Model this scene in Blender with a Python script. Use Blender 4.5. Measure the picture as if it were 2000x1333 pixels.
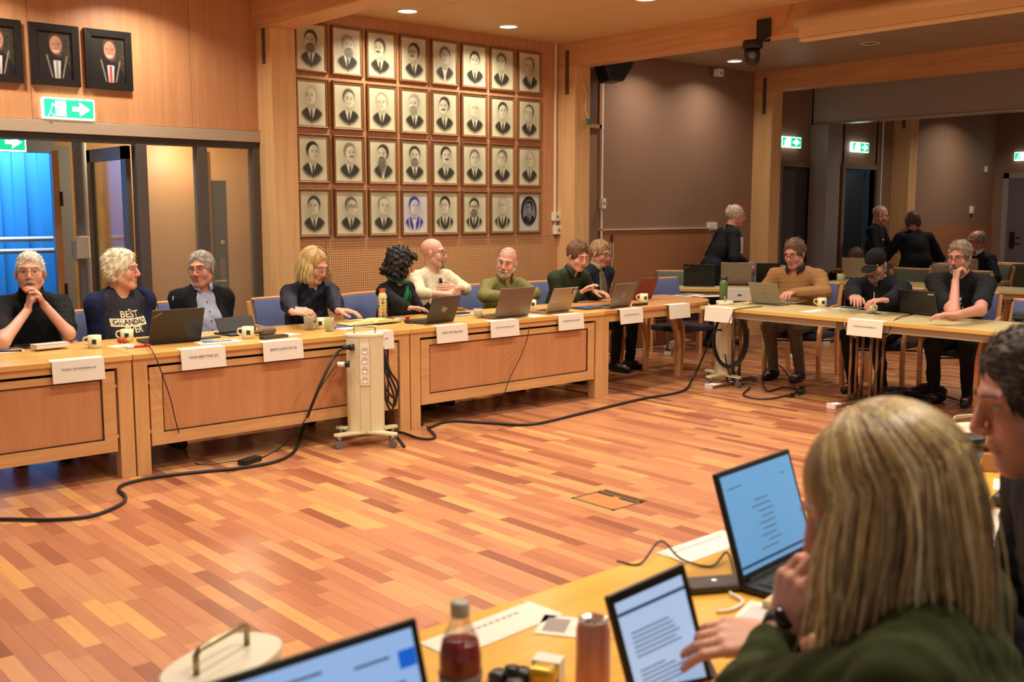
import bpy, math, random
import numpy as np
from mathutils import Vector, Matrix
from mathutils.bvhtree import BVHTree

for o in list(bpy.data.objects): bpy.data.objects.remove(o)
scene = bpy.context.scene
COL = scene.collection
R_ = math.radians

# ------------------------------------------------------------------ camera
FPX, CAMH, PITCH, YAW = 2024.4, 1.588, R_(7.208), R_(48.86)
_F0 = np.array([math.cos(YAW), math.sin(YAW), 0]); _R = np.array([math.sin(YAW), -math.cos(YAW), 0]); _Z = np.array([0, 0, 1.])
_F = _F0*math.cos(PITCH) - _Z*math.sin(PITCH); _U = _Z*math.cos(PITCH) + _F0*math.sin(PITCH)
CAM = np.array([0, 0, CAMH])
cd = bpy.data.cameras.new('camera'); cam = bpy.data.objects.new('camera', cd); COL.objects.link(cam)
cam.location = CAM
cam.rotation_euler = Vector(_F).to_track_quat('-Z', 'Y').to_euler()
cd.sensor_width = 36; cd.lens = FPX*36/2000; cd.clip_start = .05
cd.dof.use_dof = True; cd.dof.focus_distance = 7.6; cd.dof.aperture_fstop = 3.8
scene.camera = cam
def ray(x, y): return _F + _R*(x-1000)/FPX - _U*(y-666.5)/FPX
def onz(x, y, z=0.): d = ray(x, y); return CAM + d*((z-CAM[2])/d[2])
def ony(x, y, Y): d = ray(x, y); return CAM + d*(Y/d[1])
def onx(x, y, X): d = ray(x, y); return CAM + d*(X/d[0])
def atd(x, y, d): return CAM + ray(x, y)*d

# ------------------------------------------------------------------ world and exposure
w = bpy.data.worlds.new('world'); scene.world = w; w.use_nodes = True
bg = w.node_tree.nodes['Background']; bg.inputs[0].default_value = (1.0, .96, .9, 1); bg.inputs[1].default_value = .36
scene.view_settings.view_transform = 'Standard'; scene.view_settings.look = 'None'
scene.view_settings.exposure = -0.16; scene.view_settings.gamma = 1; scene.view_settings.use_curve_mapping = False

# ------------------------------------------------------------------ materials
def s2l(c): return c/12.92 if c <= .04045 else ((c+.055)/1.055)**2.4
def hexc(h): return tuple(s2l(int(h[i:i+2], 16)/255) for i in (0, 2, 4)) + (1,)
MATS = {}
def mat(name, col, rough=.5, metal=0., noise=0., nscale=20., bump=0., bscale=60., emit=0., attr=None, trans=0., spec=.5, stretch=None, alpha=1., coords='Object', objrand=0.):
    if name in MATS: return MATS[name]
    m = bpy.data.materials.new(name); m.use_nodes = True; MATS[name] = m
    nt = m.node_tree; b = nt.nodes['Principled BSDF']; N = nt.nodes.new; L = nt.links.new
    c = hexc(col) if isinstance(col, str) else tuple(col)
    b.inputs['Base Color'].default_value = c; b.inputs['Roughness'].default_value = rough; b.inputs['Metallic'].default_value = metal
    b.inputs['Specular IOR Level'].default_value = spec
    if trans: b.inputs['Transmission Weight'].default_value = trans
    if alpha < 1: b.inputs['Alpha'].default_value = alpha
    tc = N('ShaderNodeTexCoord'); mp = N('ShaderNodeMapping'); L(tc.outputs[coords], mp.inputs[0])
    if stretch: mp.inputs['Scale'].default_value = stretch
    src = None
    if attr:
        a = N('ShaderNodeAttribute'); a.attribute_name = attr; src = a.outputs['Color']
    if noise or objrand:
        n = N('ShaderNodeTexNoise'); n.inputs['Scale'].default_value = nscale; n.inputs['Detail'].default_value = 5; L(mp.outputs[0], n.inputs[0])
        mr = N('ShaderNodeMapRange'); L(n.outputs[0], mr.inputs[0]); mr.inputs[1].default_value = .3; mr.inputs[2].default_value = .7
        mr.inputs[3].default_value = 1-noise; mr.inputs[4].default_value = 1+noise
        fac = mr.outputs[0]
        if objrand:
            oi = N('ShaderNodeObjectInfo'); m2 = N('ShaderNodeMapRange'); L(oi.outputs['Random'], m2.inputs[0]); m2.inputs[3].default_value = 1-objrand; m2.inputs[4].default_value = 1+objrand
            mm = N('ShaderNodeMath'); mm.operation = 'MULTIPLY'; L(fac, mm.inputs[0]); L(m2.outputs[0], mm.inputs[1]); fac = mm.outputs[0]
        vm = N('ShaderNodeVectorMath'); vm.operation = 'SCALE'
        if src: L(src, vm.inputs[0])
        else: vm.inputs[0].default_value = c[:3]
        L(fac, vm.inputs['Scale']); src = vm.outputs[0]
    if src: L(src, b.inputs['Base Color'])
    if bump:
        n = N('ShaderNodeTexNoise'); n.inputs['Scale'].default_value = bscale; n.inputs['Detail'].default_value = 4; L(mp.outputs[0], n.inputs[0])
        bp = N('ShaderNodeBump'); bp.inputs['Strength'].default_value = bump; bp.inputs['Distance'].default_value = .01; L(n.outputs[0], bp.inputs['Height']); L(bp.outputs[0], b.inputs['Normal'])
    if emit:
        b.inputs['Emission Strength'].default_value = emit
        if src: L(src, b.inputs['Emission Color'])
        else: b.inputs['Emission Color'].default_value = c
    return m
def wood(name, c1, c2, grain='z', rough=.4, sc=3., knots=False, objrand=0.):
    if name in MATS: return MATS[name]
    m = bpy.data.materials.new(name); m.use_nodes = True; MATS[name] = m
    nt = m.node_tree; b = nt.nodes['Principled BSDF']; N = nt.nodes.new; L = nt.links.new
    tc = N('ShaderNodeTexCoord'); mp = N('ShaderNodeMapping'); L(tc.outputs['Object'], mp.inputs[0])
    mp.inputs['Scale'].default_value = {'x': (.8, 14, 14), 'y': (14, .8, 14), 'z': (14, 14, .8)}[grain]
    n = N('ShaderNodeTexNoise'); n.inputs['Scale'].default_value = sc; n.inputs['Detail'].default_value = 6; L(mp.outputs[0], n.inputs[0])
    r = N('ShaderNodeValToRGB'); r.color_ramp.elements[0].position = .3; r.color_ramp.elements[1].position = .7
    r.color_ramp.elements[0].color = hexc(c1); r.color_ramp.elements[1].color = hexc(c2); L(n.outputs[0], r.inputs[0])
    src = r.outputs[0]
    if knots:
        v = N('ShaderNodeTexVoronoi'); v.inputs['Scale'].default_value = 3.2; m2 = N('ShaderNodeMapping'); L(tc.outputs['Object'], m2.inputs[0])
        m2.inputs['Scale'].default_value = {'x': (.5, 1, 1), 'y': (1, .5, 1), 'z': (1, 1, .5)}[grain]; L(m2.outputs[0], v.inputs[0])
        rr = N('ShaderNodeValToRGB'); rr.color_ramp.elements[0].position = .015; rr.color_ramp.elements[1].position = .05
        rr.color_ramp.elements[0].color = (.35, .25, .16, 1); rr.color_ramp.elements[1].color = (1, 1, 1, 1); L(v.outputs['Distance'], rr.inputs[0])
        mx = N('ShaderNodeMix'); mx.data_type = 'RGBA'; mx.blend_type = 'MULTIPLY'; mx.inputs[0].default_value = 1; L(src, mx.inputs[6]); L(rr.outputs[0], mx.inputs[7]); src = mx.outputs[2]
    if objrand:
        oi = N('ShaderNodeObjectInfo'); m2 = N('ShaderNodeMapRange'); L(oi.outputs['Random'], m2.inputs[0]); m2.inputs[3].default_value = 1-objrand; m2.inputs[4].default_value = 1+objrand
        vm = N('ShaderNodeVectorMath'); vm.operation = 'SCALE'; L(src, vm.inputs[0]); L(m2.outputs[0], vm.inputs['Scale']); src = vm.outputs[0]
    L(src, b.inputs['Base Color']); b.inputs['Roughness'].default_value = rough
    bp = N('ShaderNodeBump'); bp.inputs['Strength'].default_value = .08; bp.inputs['Distance'].default_value = .004; L(n.outputs[0], bp.inputs['Height']); L(bp.outputs[0], b.inputs['Normal'])
    return m
def perforated(name, c, hole, pitch, rad, rough=.5, axes=('X', 'Z')):
    if name in MATS: return MATS[name]
    m = bpy.data.materials.new(name); m.use_nodes = True; MATS[name] = m
    nt = m.node_tree; b = nt.nodes['Principled BSDF']; N = nt.nodes.new; L = nt.links.new
    tc = N('ShaderNodeTexCoord'); sp = N('ShaderNodeSeparateXYZ'); L(tc.outputs['Object'], sp.inputs[0])
    def M(op, a, bb=None):
        k = N('ShaderNodeMath'); k.operation = op
        for i, q in enumerate((a, bb)):
            if q is None: continue
            if isinstance(q, (int, float)): k.inputs[i].default_value = q
            else: L(q, k.inputs[i])
        return k.outputs[0]
    ds = [M('POWER', M('SUBTRACT', M('FRACT', M('DIVIDE', sp.outputs[ax], pitch)), .5), 2) for ax in axes]
    d = M('SQRT', M('ADD', ds[0], ds[1]))
    f = M('LESS_THAN', d, rad/pitch)
    mx = N('ShaderNodeMix'); mx.data_type = 'RGBA'; L(f, mx.inputs[0]); mx.inputs[6].default_value = hexc(c); mx.inputs[7].default_value = hexc(hole)
    L(mx.outputs[2], b.inputs['Base Color']); b.inputs['Roughness'].default_value = rough
    return m

# ------------------------------------------------------------------ mesh helpers
class MB:
    def __init__(s): s.v = []; s.f = []
    def add(s, vs, fs):
        n = len(s.v); s.v += [tuple(map(float, q)) for q in vs]; s.f += [tuple(n+i for i in q) for q in fs]; return s
    def box(s, x0, x1, y0, y1, z0, z1, M=None):
        vs = [(x, y, z) for x in (x0, x1) for y in (y0, y1) for z in (z0, z1)]
        if M is not None: vs = [tuple(M @ Vector(q)) for q in vs]
        return s.add(vs, [(0, 1, 3, 2), (4, 6, 7, 5), (0, 4, 5, 1), (2, 3, 7, 6), (0, 2, 6, 4), (1, 5, 7, 3)])
    def ring(s, rings, closed=False, caps=True):
        n = len(rings[0]); vs = [q for r in rings for q in r]; fs = []
        for i in range(len(rings)-1+(1 if closed else 0)):
            a = i*n; b = ((i+1) % len(rings))*n
            for j in range(n): k = (j+1) % n; fs.append((a+j, a+k, b+k, b+j))
        if caps and not closed:
            fs.append(tuple(range(n))[::-1]); fs.append(tuple((len(rings)-1)*n+j for j in range(n)))
        return s.add(vs, fs)
    def tube(s, pts, r, n=8, closed=False, flat=1.0):
        pts = [np.array(p, float) for p in pts]; m = len(pts); rs = r if isinstance(r, (list, tuple, np.ndarray)) else [r]*m
        rings = []; prev = None
        for i, p in enumerate(pts):
            a = pts[(i-1) % m] if (closed or i > 0) else p; b = pts[(i+1) % m] if (closed or i < m-1) else p
            t = b-a; t = t/(np.linalg.norm(t)+1e-12)
            if prev is None:
                u = np.cross(t, [0, 0, 1.]);
                if np.linalg.norm(u) < 1e-3: u = np.cross(t, [0, 1., 0])
            else: u = prev - t*(prev@t)
            u = u/(np.linalg.norm(u)+1e-12); prev = u; v = np.cross(t, u)
            rings.append([p + rs[i]*(math.cos(2*math.pi*k/n)*u + flat*math.sin(2*math.pi*k/n)*v) for k in range(n)])
        return s.ring(rings, closed)
    def lathe(s, prof, n=24, c=(0, 0, 0), sx=1., sy=1., caps=True):
        return s.ring([[(c[0]+sx*r*math.cos(2*math.pi*k/n), c[1]+sy*r*math.sin(2*math.pi*k/n), c[2]+z) for k in range(n)] for r, z in prof], caps=caps)
    def prism(s, poly, z0, z1, M=None):
        n = len(poly); vs = [(x, y, z0) for x, y in poly]+[(x, y, z1) for x, y in poly]
        if M is not None: vs = [tuple(M @ Vector(q)) for q in vs]
        return s.add(vs, [tuple(range(n))[::-1], tuple(range(n, 2*n))]+[(i, (i+1) % n, n+(i+1) % n, n+i) for i in range(n)])
    def mesh(s, name):
        me = bpy.data.meshes.new(name); me.from_pydata(s.v, [], s.f); me.update(); return me
    def build(s, name, m, parent=None, smooth=False, bevel=0., seg=2):
        return mkobj(name, s.mesh(name), m, parent, smooth, bevel, seg)
def mkobj(name, me, m, parent=None, smooth=False, bevel=0., seg=2):
    o = bpy.data.objects.new(name, me); COL.objects.link(o)
    if m is not None and not me.materials: me.materials.append(m)
    if smooth: me.shade_smooth()
    if bevel:
        b = o.modifiers.new('bevel', 'BEVEL'); b.width = bevel; b.segments = seg; b.limit_method = 'ANGLE'
    if parent: o.parent = parent
    return o
def tag(o, label=None, cat=None, group=None, kind=None):
    for k, q in (('label', label), ('category', cat), ('group', group), ('kind', kind)):
        if q: o[k] = q
    return o
def thing(name, label, cat, loc=(0, 0, 0), rz=0., group=None):
    o = bpy.data.objects.new(name, None); COL.objects.link(o); o.empty_display_size = .1
    o.location = [float(q) for q in loc]; o.rotation_euler = (0, 0, rz); return tag(o, label, cat, group)
def struct(o): o['kind'] = 'structure'; return o
def kids(o): return [c for c in bpy.data.objects if c.parent == o]
def copy_tree(o, parent=None):
    c = o.copy(); COL.objects.link(c); c.parent = parent
    for ch in kids(o): copy_tree(ch, c)
    return c
def text(s, size, name, m, parent, M, align='CENTER', ext=.0004, bold=0., shear=0., fit=0.):
    cu = bpy.data.curves.new(name, 'FONT'); cu.body = s; cu.size = size; cu.align_x = align; cu.align_y = 'CENTER'; cu.extrude = ext; cu.offset = bold; cu.shear = shear; cu.resolution_u = 3
    t = bpy.data.objects.new(name, cu); COL.objects.link(t)
    dg = bpy.context.evaluated_depsgraph_get(); me = bpy.data.meshes.new_from_object(t.evaluated_get(dg)); bpy.data.objects.remove(t)
    if fit:
        xs_ = [v.co.x for v in me.vertices]; k_ = fit/(max(xs_)-min(xs_)); me.transform(Matrix.Diagonal((k_, min(k_, 1.25), 1, 1)))
    me.transform(M); me.materials.clear(); return mkobj(name, me, m, parent)
def basis(o, x, y):   # matrix whose local x,y axes are the given directions at origin o
    x = Vector(x).normalized(); y = Vector(y); y = (y - x*y.dot(x)).normalized(); z = x.cross(y)
    return Matrix(((x[0], y[0], z[0], o[0]), (x[1], y[1], z[1], o[1]), (x[2], y[2], z[2], o[2]), (0, 0, 0, 1)))
# ------------------------------------------------------------------ ceiling lamps (the room's own downlights)
YW, YP, ZC, ZB = 7.95, 7.70, 3.28, 3.045
POSTX = [.75, 4.16, 7.58, 10.98, 14.4]
M_lampglow = mat('lamp_glow', 'fff4e0', emit=9.); M_lamprim = mat('lamp_rim', 'd8d2c4', .4)
M_lampoff = mat('lamp_off', '3a352f', .4)
def downlight(x, y, power, k):
    nm = {(5.34, 7.47): 'glowing round downlight above the portraits, nearer the glazed partition', (6.48, 7.47): 'glowing round downlight above the portraits, nearer the white conduit', (9.9, 7.47): 'glowing round downlight by the brown wall and white detector', (6.48, 5.78): 'glowing round downlight out from the portrait wall, over the tables'}.get((x, y), 'round recessed downlight glowing in the ceiling panels')
    t = thing('ceiling_downlight', nm if power else 'unlit dark round downlight recessed in the grey ceiling', 'light', (x, y, ZC), 0, 'recessed ceiling downlights' if power else None)
    MB().lathe([(.095, -.001), (.1, -.008), (.085, -.012), (.08, -.004)], 24, caps=False).build('rim', M_lamprim, t, True)
    MB().lathe([(.08, -.005), (.0005, -.006)], 24).build('diffuser', M_lampglow if power else M_lampoff, t, True)
    if power:
        ld = bpy.data.lights.new('downlight', 'AREA'); ld.shape = 'DISK'; ld.size = .16; ld.energy = power; ld.color = (1, .89, .75); ld.spread = R_(140)
        lo = bpy.data.objects.new('lamp', ld); COL.objects.link(lo); lo.parent = t; lo.location = (0, 0, -.02)
LP = 23.
k = 0
for bx, pw in (((1.93, 3.07), 1.), ((5.34, 6.48), 1.), ((8.75, 9.9), .52)):
    for x in bx:
        for y in (7.47, 5.78, 4.1, 2.4, .7):
            p = pw*LP
            if bx[0] > 8 and y == 5.78 and x > 9: p = 0
            downlight(x, y, p, k); k += 1
for x, y in ((13.6, 6.2), (16.0, 7.1)): downlight(x, y, LP*1.0, k)

# ------------------------------------------------------------------ room shell
random.seed(4)
V1 = wood('beech_veneer', 'b98358', 'c69266', 'z', .38, 2.)
V2 = wood('beech_solid', 'cb9960', 'd8aa70', 'x', .35, 3.)
V2z = wood('beech_solid_upright', 'cb9960', 'd8aa70', 'z', .35, 3.)
GL = wood('glulam_post', 'd2a46c', 'deb680', 'z', .5, 2., True)
GB = wood('glulam_beam', 'c98f5e', 'd8a673', 'y', .5, 2., True)
BR = mat('brown_wall', '8a6a54', .7, noise=.05, nscale=2.)
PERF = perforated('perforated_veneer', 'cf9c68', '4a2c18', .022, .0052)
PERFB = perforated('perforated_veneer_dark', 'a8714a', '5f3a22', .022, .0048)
CEIL = perforated('perforated_ceiling', 'd3b184', 'a5825a', .016, .0032, .6, ('X', 'Y'))
CEILG = mat('grey_ceiling', '9c8a7c', .45)
GREY = mat('grey_metal', '5c544d', .4, .3); GREYL = mat('pale_metal_rail', 'b7a58d', .4, .2); DK = mat('dark_door', '4a4444', .45)
JAMB = mat('grey_jamb', '8d8580', .5); WHITE = mat('white_plastic', 'e6dfd0', .4); BLACK = mat('black_plastic', '141312', .4)
CHROME = mat('chrome', 'c9c4ba', .2, 1.); STEEL = mat('steel_plate', '77706a', .45, .8)
HEADM = mat('bulkhead_paint', 'a79a90', .6)

# floor of separate parquet staves along Y
fl = struct(MB().box(-3, 20, -3, 12.5, -.08, -.012).build('floor', mat('subfloor', '3a2114', .8)))
PK = bpy.data.materials.new('parquet'); PK.use_nodes = True
def _pk():
    nt = PK.node_tree; b = nt.nodes['Principled BSDF']; N = nt.nodes.new; L = nt.links.new
    a = N('ShaderNodeAttribute'); a.attribute_name = 'tone'
    r = N('ShaderNodeValToRGB'); e = r.color_ramp.elements
    e[0].position = 0; e[0].color = hexc('8c5238'); e[1].position = 1; e[1].color = hexc('d29a5c')
    for p, c in ((.18, 'a36446'), (.45, 'b57652'), (.75, 'c38a5c')): q = e.new(p); q.color = hexc(c)
    L(a.outputs['Fac'], r.inputs[0])
    tc = N('ShaderNodeTexCoord'); mp = N('ShaderNodeMapping'); L(tc.outputs['Object'], mp.inputs[0]); mp.inputs['Scale'].default_value = (40, 2.5, 1)
    n = N('ShaderNodeTexNoise'); n.inputs['Scale'].default_value = 1.; n.inputs['Detail'].default_value = 5; L(mp.outputs[0], n.inputs[0])
    mr = N('ShaderNodeMapRange'); L(n.outputs[0], mr.inputs[0]); mr.inputs[3].default_value = .8; mr.inputs[4].default_value = 1.2
    vm = N('ShaderNodeVectorMath'); vm.operation = 'SCALE'; L(r.outputs[0], vm.inputs[0]); L(mr.outputs[0], vm.inputs['Scale']); L(vm.outputs[0], b.inputs['Base Color'])
    b.inputs['Roughness'].default_value = .3; b.inputs['Specular IOR Level'].default_value = .4
_pk()
def stave(x0, x1, y0, y1, z):
    g = .0004; return [(x, y, q) for x in (x0+g, x1-g) for y in (y0+g, y1-g) for q in (-.012, z)]
BOXF = [(0, 1, 3, 2), (4, 6, 7, 5), (0, 4, 5, 1), (2, 3, 7, 6), (1, 5, 7, 3)]
def stave_obj(name, lst):
    vs = []; fs = []; tones = []
    for (bx, t) in lst:
        n = len(vs); vs += stave(*bx); fs += [tuple(n+i for i in q) for q in BOXF]; tones += [t]*8
    me = bpy.data.meshes.new(name); me.from_pydata(vs, [], fs); me.materials.append(PK)
    at = me.attributes.new('tone', 'FLOAT', 'POINT'); at.data.foreach_set('value', tones)
    o = bpy.data.objects.new(name, me); COL.objects.link(o); o.parent = fl; return o
HATCH = (3.93, 4.16, 3.68, 4.0)
staves = []
xs = -3.
while xs < 20:
    y = -3 + random.random()*.5
    while y < 9.9:
        ln = random.uniform(.3, .62); y1 = min(y+ln, 9.9)
        if xs+.07 > HATCH[0] and xs < HATCH[1] and y1 > HATCH[2] and y < HATCH[3]:
            if y < HATCH[2]: staves.append(((xs, xs+.07, y, HATCH[2], random.uniform(-.0002, .0002)), random.random()))
            if y1 > HATCH[3]: staves.append(((xs, xs+.07, HATCH[3], y1, 0.), random.random()))
        else: staves.append(((xs, xs+.07, y, y1, random.uniform(-.0002, .0002)), min(1, max(0, random.gauss(.5, .27)))))
        y = y1
    xs += .07
def proj(p):
    d = np.asarray(p)-CAM; z = d@_F; return 1000+FPX*(d@_R)/z, 666.5-FPX*(d@_U)/z, z
def seen(b):
    cx, cy = (b[0]+b[1])/2, (b[2]+b[3])/2; x, y, z = proj((cx, cy, 0))
    if z < .5 or not (20 < x < 1980 and 560 < y < 1320) or (cy < 1.85): return 0
    return (b[3]-b[2])/z**3
sc = sorted(range(len(staves)), key=lambda i: -seen(staves[i][0]))
top = sc[:300]
for i in top: stave_obj('plank', [staves[i]])
tag(stave_obj('plank_field', [staves[i] for i in sc[300:]]), kind='stuff')

# ceiling: panels between the beams
cl = struct(MB().box(-3, 18, -3, 8.1, ZC+.02, ZC+.08).build('ceiling', CEILG))
for bi, (xa, xb) in enumerate(((.97, 4.16), (4.38, 7.58), (7.8, 10.98), (11.2, 14.4), (14.62, 17.74))):
    nx = 3; yy = YW
    while yy > -1.5:
        for i in range(nx):
            a, b = xa+(xb-xa)*i/nx, xa+(xb-xa)*(i+1)/nx
            MB().box(a+.003, b-.003, yy-1.2+.003, yy-.003, ZC, ZC+.02).build('ceiling_panel', CEIL if bi < 2 else CEILG, cl)
        yy -= 1.2
# posts and beams
for i, x in enumerate(POSTX):
    o = struct(MB().box(x, x+.22, YP, YW+.05, 0, ZB).build('timber_post', GL, bevel=.004)); o['label'] = 'square glulam timber post standing against the panelled wall'
    o = struct(MB().box(x-.03 if i == 1 else x, x+.22, -3, YW+.05, ZB, ZC+.02).build('timber_beam', GB, bevel=.004)); o['label'] = 'glulam timber ceiling beam running out from the wall'
    MB().box(x-.006, x, YP+.09, YP+.14, ZB-.28, ZB+.16).build('steel_plate', STEEL, o)
    for zz in (ZB-.22, ZB+.0, ZB+.1): MB().tube([(x-.012, YP+.115, zz), (x-.004, YP+.115, zz)], .011, 8).build('bolt', STEEL, o)
# back wall
wb = MB()
wb.box(-3, 4.2, YW+.02, YW+.12, 2.23, ZC+.02); wb.box(4.16, 11.59, YW+.02, YW+.12, 0, ZC+.02); wb.box(12.27, 13.09, YW+.02, YW+.12, 0, ZC+.02)
wb.box(11.55, 12.3, YW+.02, YW+.12, 2.15, ZC+.02); wb.box(13.05, 13.97, YW+.02, YW+.12, 2.16, ZC+.02); wb.box(13.93, 18, YW+.02, YW+.12, 0, ZC+.02)
wallb = struct(wb.build('wall_back', BR))
for a, b in ((-.9, .75), (.97, 1.19), (1.19, 2.39), (2.39, 3.59), (3.59, 4.16)): MB().box(a+.0015, b-.0015, YW, YW+.02, 2.235, ZC).build('veneer_panel', V1, wallb)
for i in range(3):
    a, b = 4.38+i*3.2/3, 4.38+(i+1)*3.2/3
    MB().box(a+.001, b-.001, YW, YW+.02, 1.32, ZC).build('veneer_panel', V1, wallb)
for a, b in ((4.38, 4.78), (4.78, 5.98), (5.98, 7.18), (7.18, 7.58)): MB().box(a+.0015, b-.0015, YW+.001, YW+.02, .08, 1.318).build('perforated_panel', PERF, wallb)
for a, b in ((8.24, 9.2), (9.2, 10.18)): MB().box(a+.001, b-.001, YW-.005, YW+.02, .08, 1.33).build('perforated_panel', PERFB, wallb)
MB().box(8.24, 10.18, YW-.012, YW+.02, 1.33, 1.365).build('wainscot_rail', wood('dark_rail', '7d4a2e', '8d583a', 'x'), wallb)
MB().box(8.22, 10.19, YW-.016, YW+.02, 1.365, 1.38).build('wainscot_cap', mat('pale_cap', 'cdb9a0', .5), wallb)
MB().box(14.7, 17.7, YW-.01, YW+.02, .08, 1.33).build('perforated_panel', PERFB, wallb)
struct(MB().box(4.38, 11.5, YW-.012, YW+.02, 0, .08).build('baseboard_back', wood('base_wood', '8f5a36', '9d6740', 'x')))
# grille panel, conduits and sockets on the back wall
t = struct(thing('trim_1', 'narrow framed grille panel beside the speaker', 'panel'))
del t['category']
MB().box(7.82, 8.21, YW-.004, YW+.02, 2.5, 3.1).build('grille_board', mat('grille', '5b4130', .7), t)
g = MB(); g.box(7.8, 8.21, YW-.02, YW, 2.46, 2.5); g.box(7.8, 8.21, YW-.02, YW, 3.08, 3.11); g.box(8.18, 8.22, YW-.02, YW, 2.46, 3.11); g.build('grille_frame', wood('grille_wood', 'a27650', 'b08560', 'z'), t)
def conduit(x, z0, z1, label, boxes):
    t = thing('wall_conduit', label, 'conduit', (x, YW, 0))
    MB().box(-.012, .012, -.016, 0, z0, z1).build('channel', WHITE, t, bevel=.002)
    for dx, z, w_, h_ in boxes:
        o = MB().box(dx-w_/2, dx+w_/2, -.05, 0, z-h_/2, z+h_/2).build('socket_box', WHITE, t, bevel=.004)
        MB().lathe([(.018, 0), (.016, .004)], 12).build('socket_hole', mat('socket_grey', '8a8378', .5), o).matrix_local = Matrix.Translation((dx, -.05, z)) @ Matrix.Rotation(R_(90), 4, 'X')
conduit(7.535, 1.4, ZC, 'white cable conduit with socket boxes beside the portrait wall', [(-.0, 1.52, .09, .09), (.02, 1.38, .09, .09)])
conduit(8.235, .1, 3.05, 'thin white cable conduit running down the brown wall', [(0, 1.66, .06, .11)])
conduit(14.054, .1, 2.95, 'white conduit next to the dark blue doorway', [])
def plate(x, z, w_, h_, label): 
    t = thing('wall_switch', label, 'switch', (x, YW, z)); MB().box(-w_/2, w_/2, -.014, .02, -h_/2, h_/2).build('plate', WHITE, t, bevel=.003); MB().box(-w_*.3, w_*.3, -.018, -.012, -h_*.3, h_*.3).build('rocker', WHITE, t, bevel=.002)
p = ony(1391, 442, YW); plate(p[0], p[2], .17, .09, 'white double socket plate above the perforated wainscot')
p = ony(1446, 480, YW); plate(p[0], p[2], .08, .2, 'tall pale switch plate near the walking person')
p = ony(1898, 410, YW); plate(p[0], p[2], .09, .12, 'small white switch on the far brown wall')
p = ony(1926, 331, YW); plate(p[0], p[2], .06, .1, 'tiny white sensor box high on the far brown wall')
t = thing('wall_bracket', 'small metal hook bracket hanging on the perforated panel', 'bracket', (*ony(1193, 470, YW)[:2], 0)); z0 = ony(1193, 470, YW)[2]
MB().box(-.012, .012, -.03, 0, z0-.02, z0+.06).build('hook', STEEL, t); MB().tube([(-.02, -.02, z0-.02), (.02, -.02, z0-.02), (.02, -.02, z0-.2), (-.02, -.02, z0-.2)], .004, 6, True).build('loop', WHITE, t); MB().tube([(0, -.02, z0-.2), (0, -.02, .75)], .004, 6).build('rod', WHITE, t)

# doors on the back wall
def door(n, x0, x1, zt, leaf, label):
    d = struct(thing('door_%d' % n, label, 'door')); del d['category']
    f = MB(); f.box(x0-.07, x0, YW-.02, YW+.1, 0, zt+.07); f.box(x1, x1+.07, YW-.02, YW+.1, 0, zt+.07); f.box(x0, x1, YW-.02, YW+.1, zt, zt+.07); f.build('door_frame', mat('frame_brown', '7d6a5c', .5), d)
    if leaf:
        l = MB().box(x0+.004, x1-.004, YW+.05, YW+.09, .01, zt-.004).build('door_leaf', DK, d)
        h = MB(); h.box(x1-.1, x1-.06, YW+.036, YW+.05, .95, 1.15); h.tube([(x1-.08, YW+.05, 1.06), (x1-.08, YW-.0, 1.06), (x1-.19, YW-.0, 1.06)], .01, 8); h.build('door_handle', STEEL, l)
    return d
door(1, 11.59, 12.27, 2.15, True, 'dark closed door under the exit sign behind the timber post')
door(2, 13.09, 13.93, 2.16, False, 'open doorway to a dark blue room')
bl = MB(); bl.box(12.5, 15.3, 10., 10.1, 0, 2.6); bl.box(12.4, 12.5, 8.07, 10.1, 0, 2.6); bl.box(15.3, 15.4, 8.07, 10.1, 0, 2.6); bl.box(12.4, 15.4, 8.07, 10.1, 2.5, 2.6)
struct(bl.build('wall_side_room', mat('blue_room', '1d4a6b', .7)))
MB_ = MB().box(13.86, 13.9, 8.1, 8.9, .02, 2.14).build('door_leaf', DK, bpy.data.objects['door_2'])
# folding partition bulkhead, its jamb and the far end wall
o = struct(MB().box(12.3, 12.48, -3, YW+.02, 2.73, ZC+.02).build('trim_2', HEADM)); o['label'] = 'pale painted bulkhead of the folding partition'
MB().box(12.28, 12.5, -3, YW, 2.715, 2.73).build('partition_track', mat('alu_track', 'b9b3aa', .35, .6), o)
o = struct(MB().box(12.25, 12.55, YP, YW+.02, 0, 2.715).build('trim_3', JAMB, bevel=.004)); o['label'] = 'grey partition jamb beside the doorway'
MB().box(12.55, 12.61, YP+.03, YW, 0, 2.715).build('jamb_strip', wood('jamb_wood', '9d7a58', 'ab8763', 'z'), o); MB().box(12.56, 12.58, YP+.02, YP+.03, 2.45, 2.7).build('jamb_latch', BLACK, o)
wr = struct(MB().box(17.74, 17.9, -3, 8.1, 0, ZC+.02).build('wall_right', BR))
d = struct(thing('door_3', 'grey door with lever handle in the far end wall', 'door')); del d['category']
p0 = onx(1962, 352, 17.74)
f = MB(); f.box(17.7, 17.74, p0[1], p0[1]-.09, 0, 2.2); f.box(17.7, 17.74, p0[1]-1.1, p0[1]-1.0, 0, 2.2); f.box(17.7, 17.74, p0[1]-1.1, p0[1], 2.11, 2.2); f.build('door_frame', JAMB, d)
l = MB().box(17.715, 17.74, p0[1]-1.0, p0[1]-.09, .01, 2.11).build('door_leaf', mat('grey_door', '5f5a58', .5), d)
hp = onx(1976, 465, 17.7); h = MB(); h.box(17.69, 17.715, hp[1]-.04, hp[1]+.04, hp[2]-.16, hp[2]+.1); h.tube([(17.69, hp[1], hp[2]), (17.64, hp[1], hp[2]), (17.64, hp[1]-.16, hp[2])], .014, 8); h.build('door_handle', BLACK, l)

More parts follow.
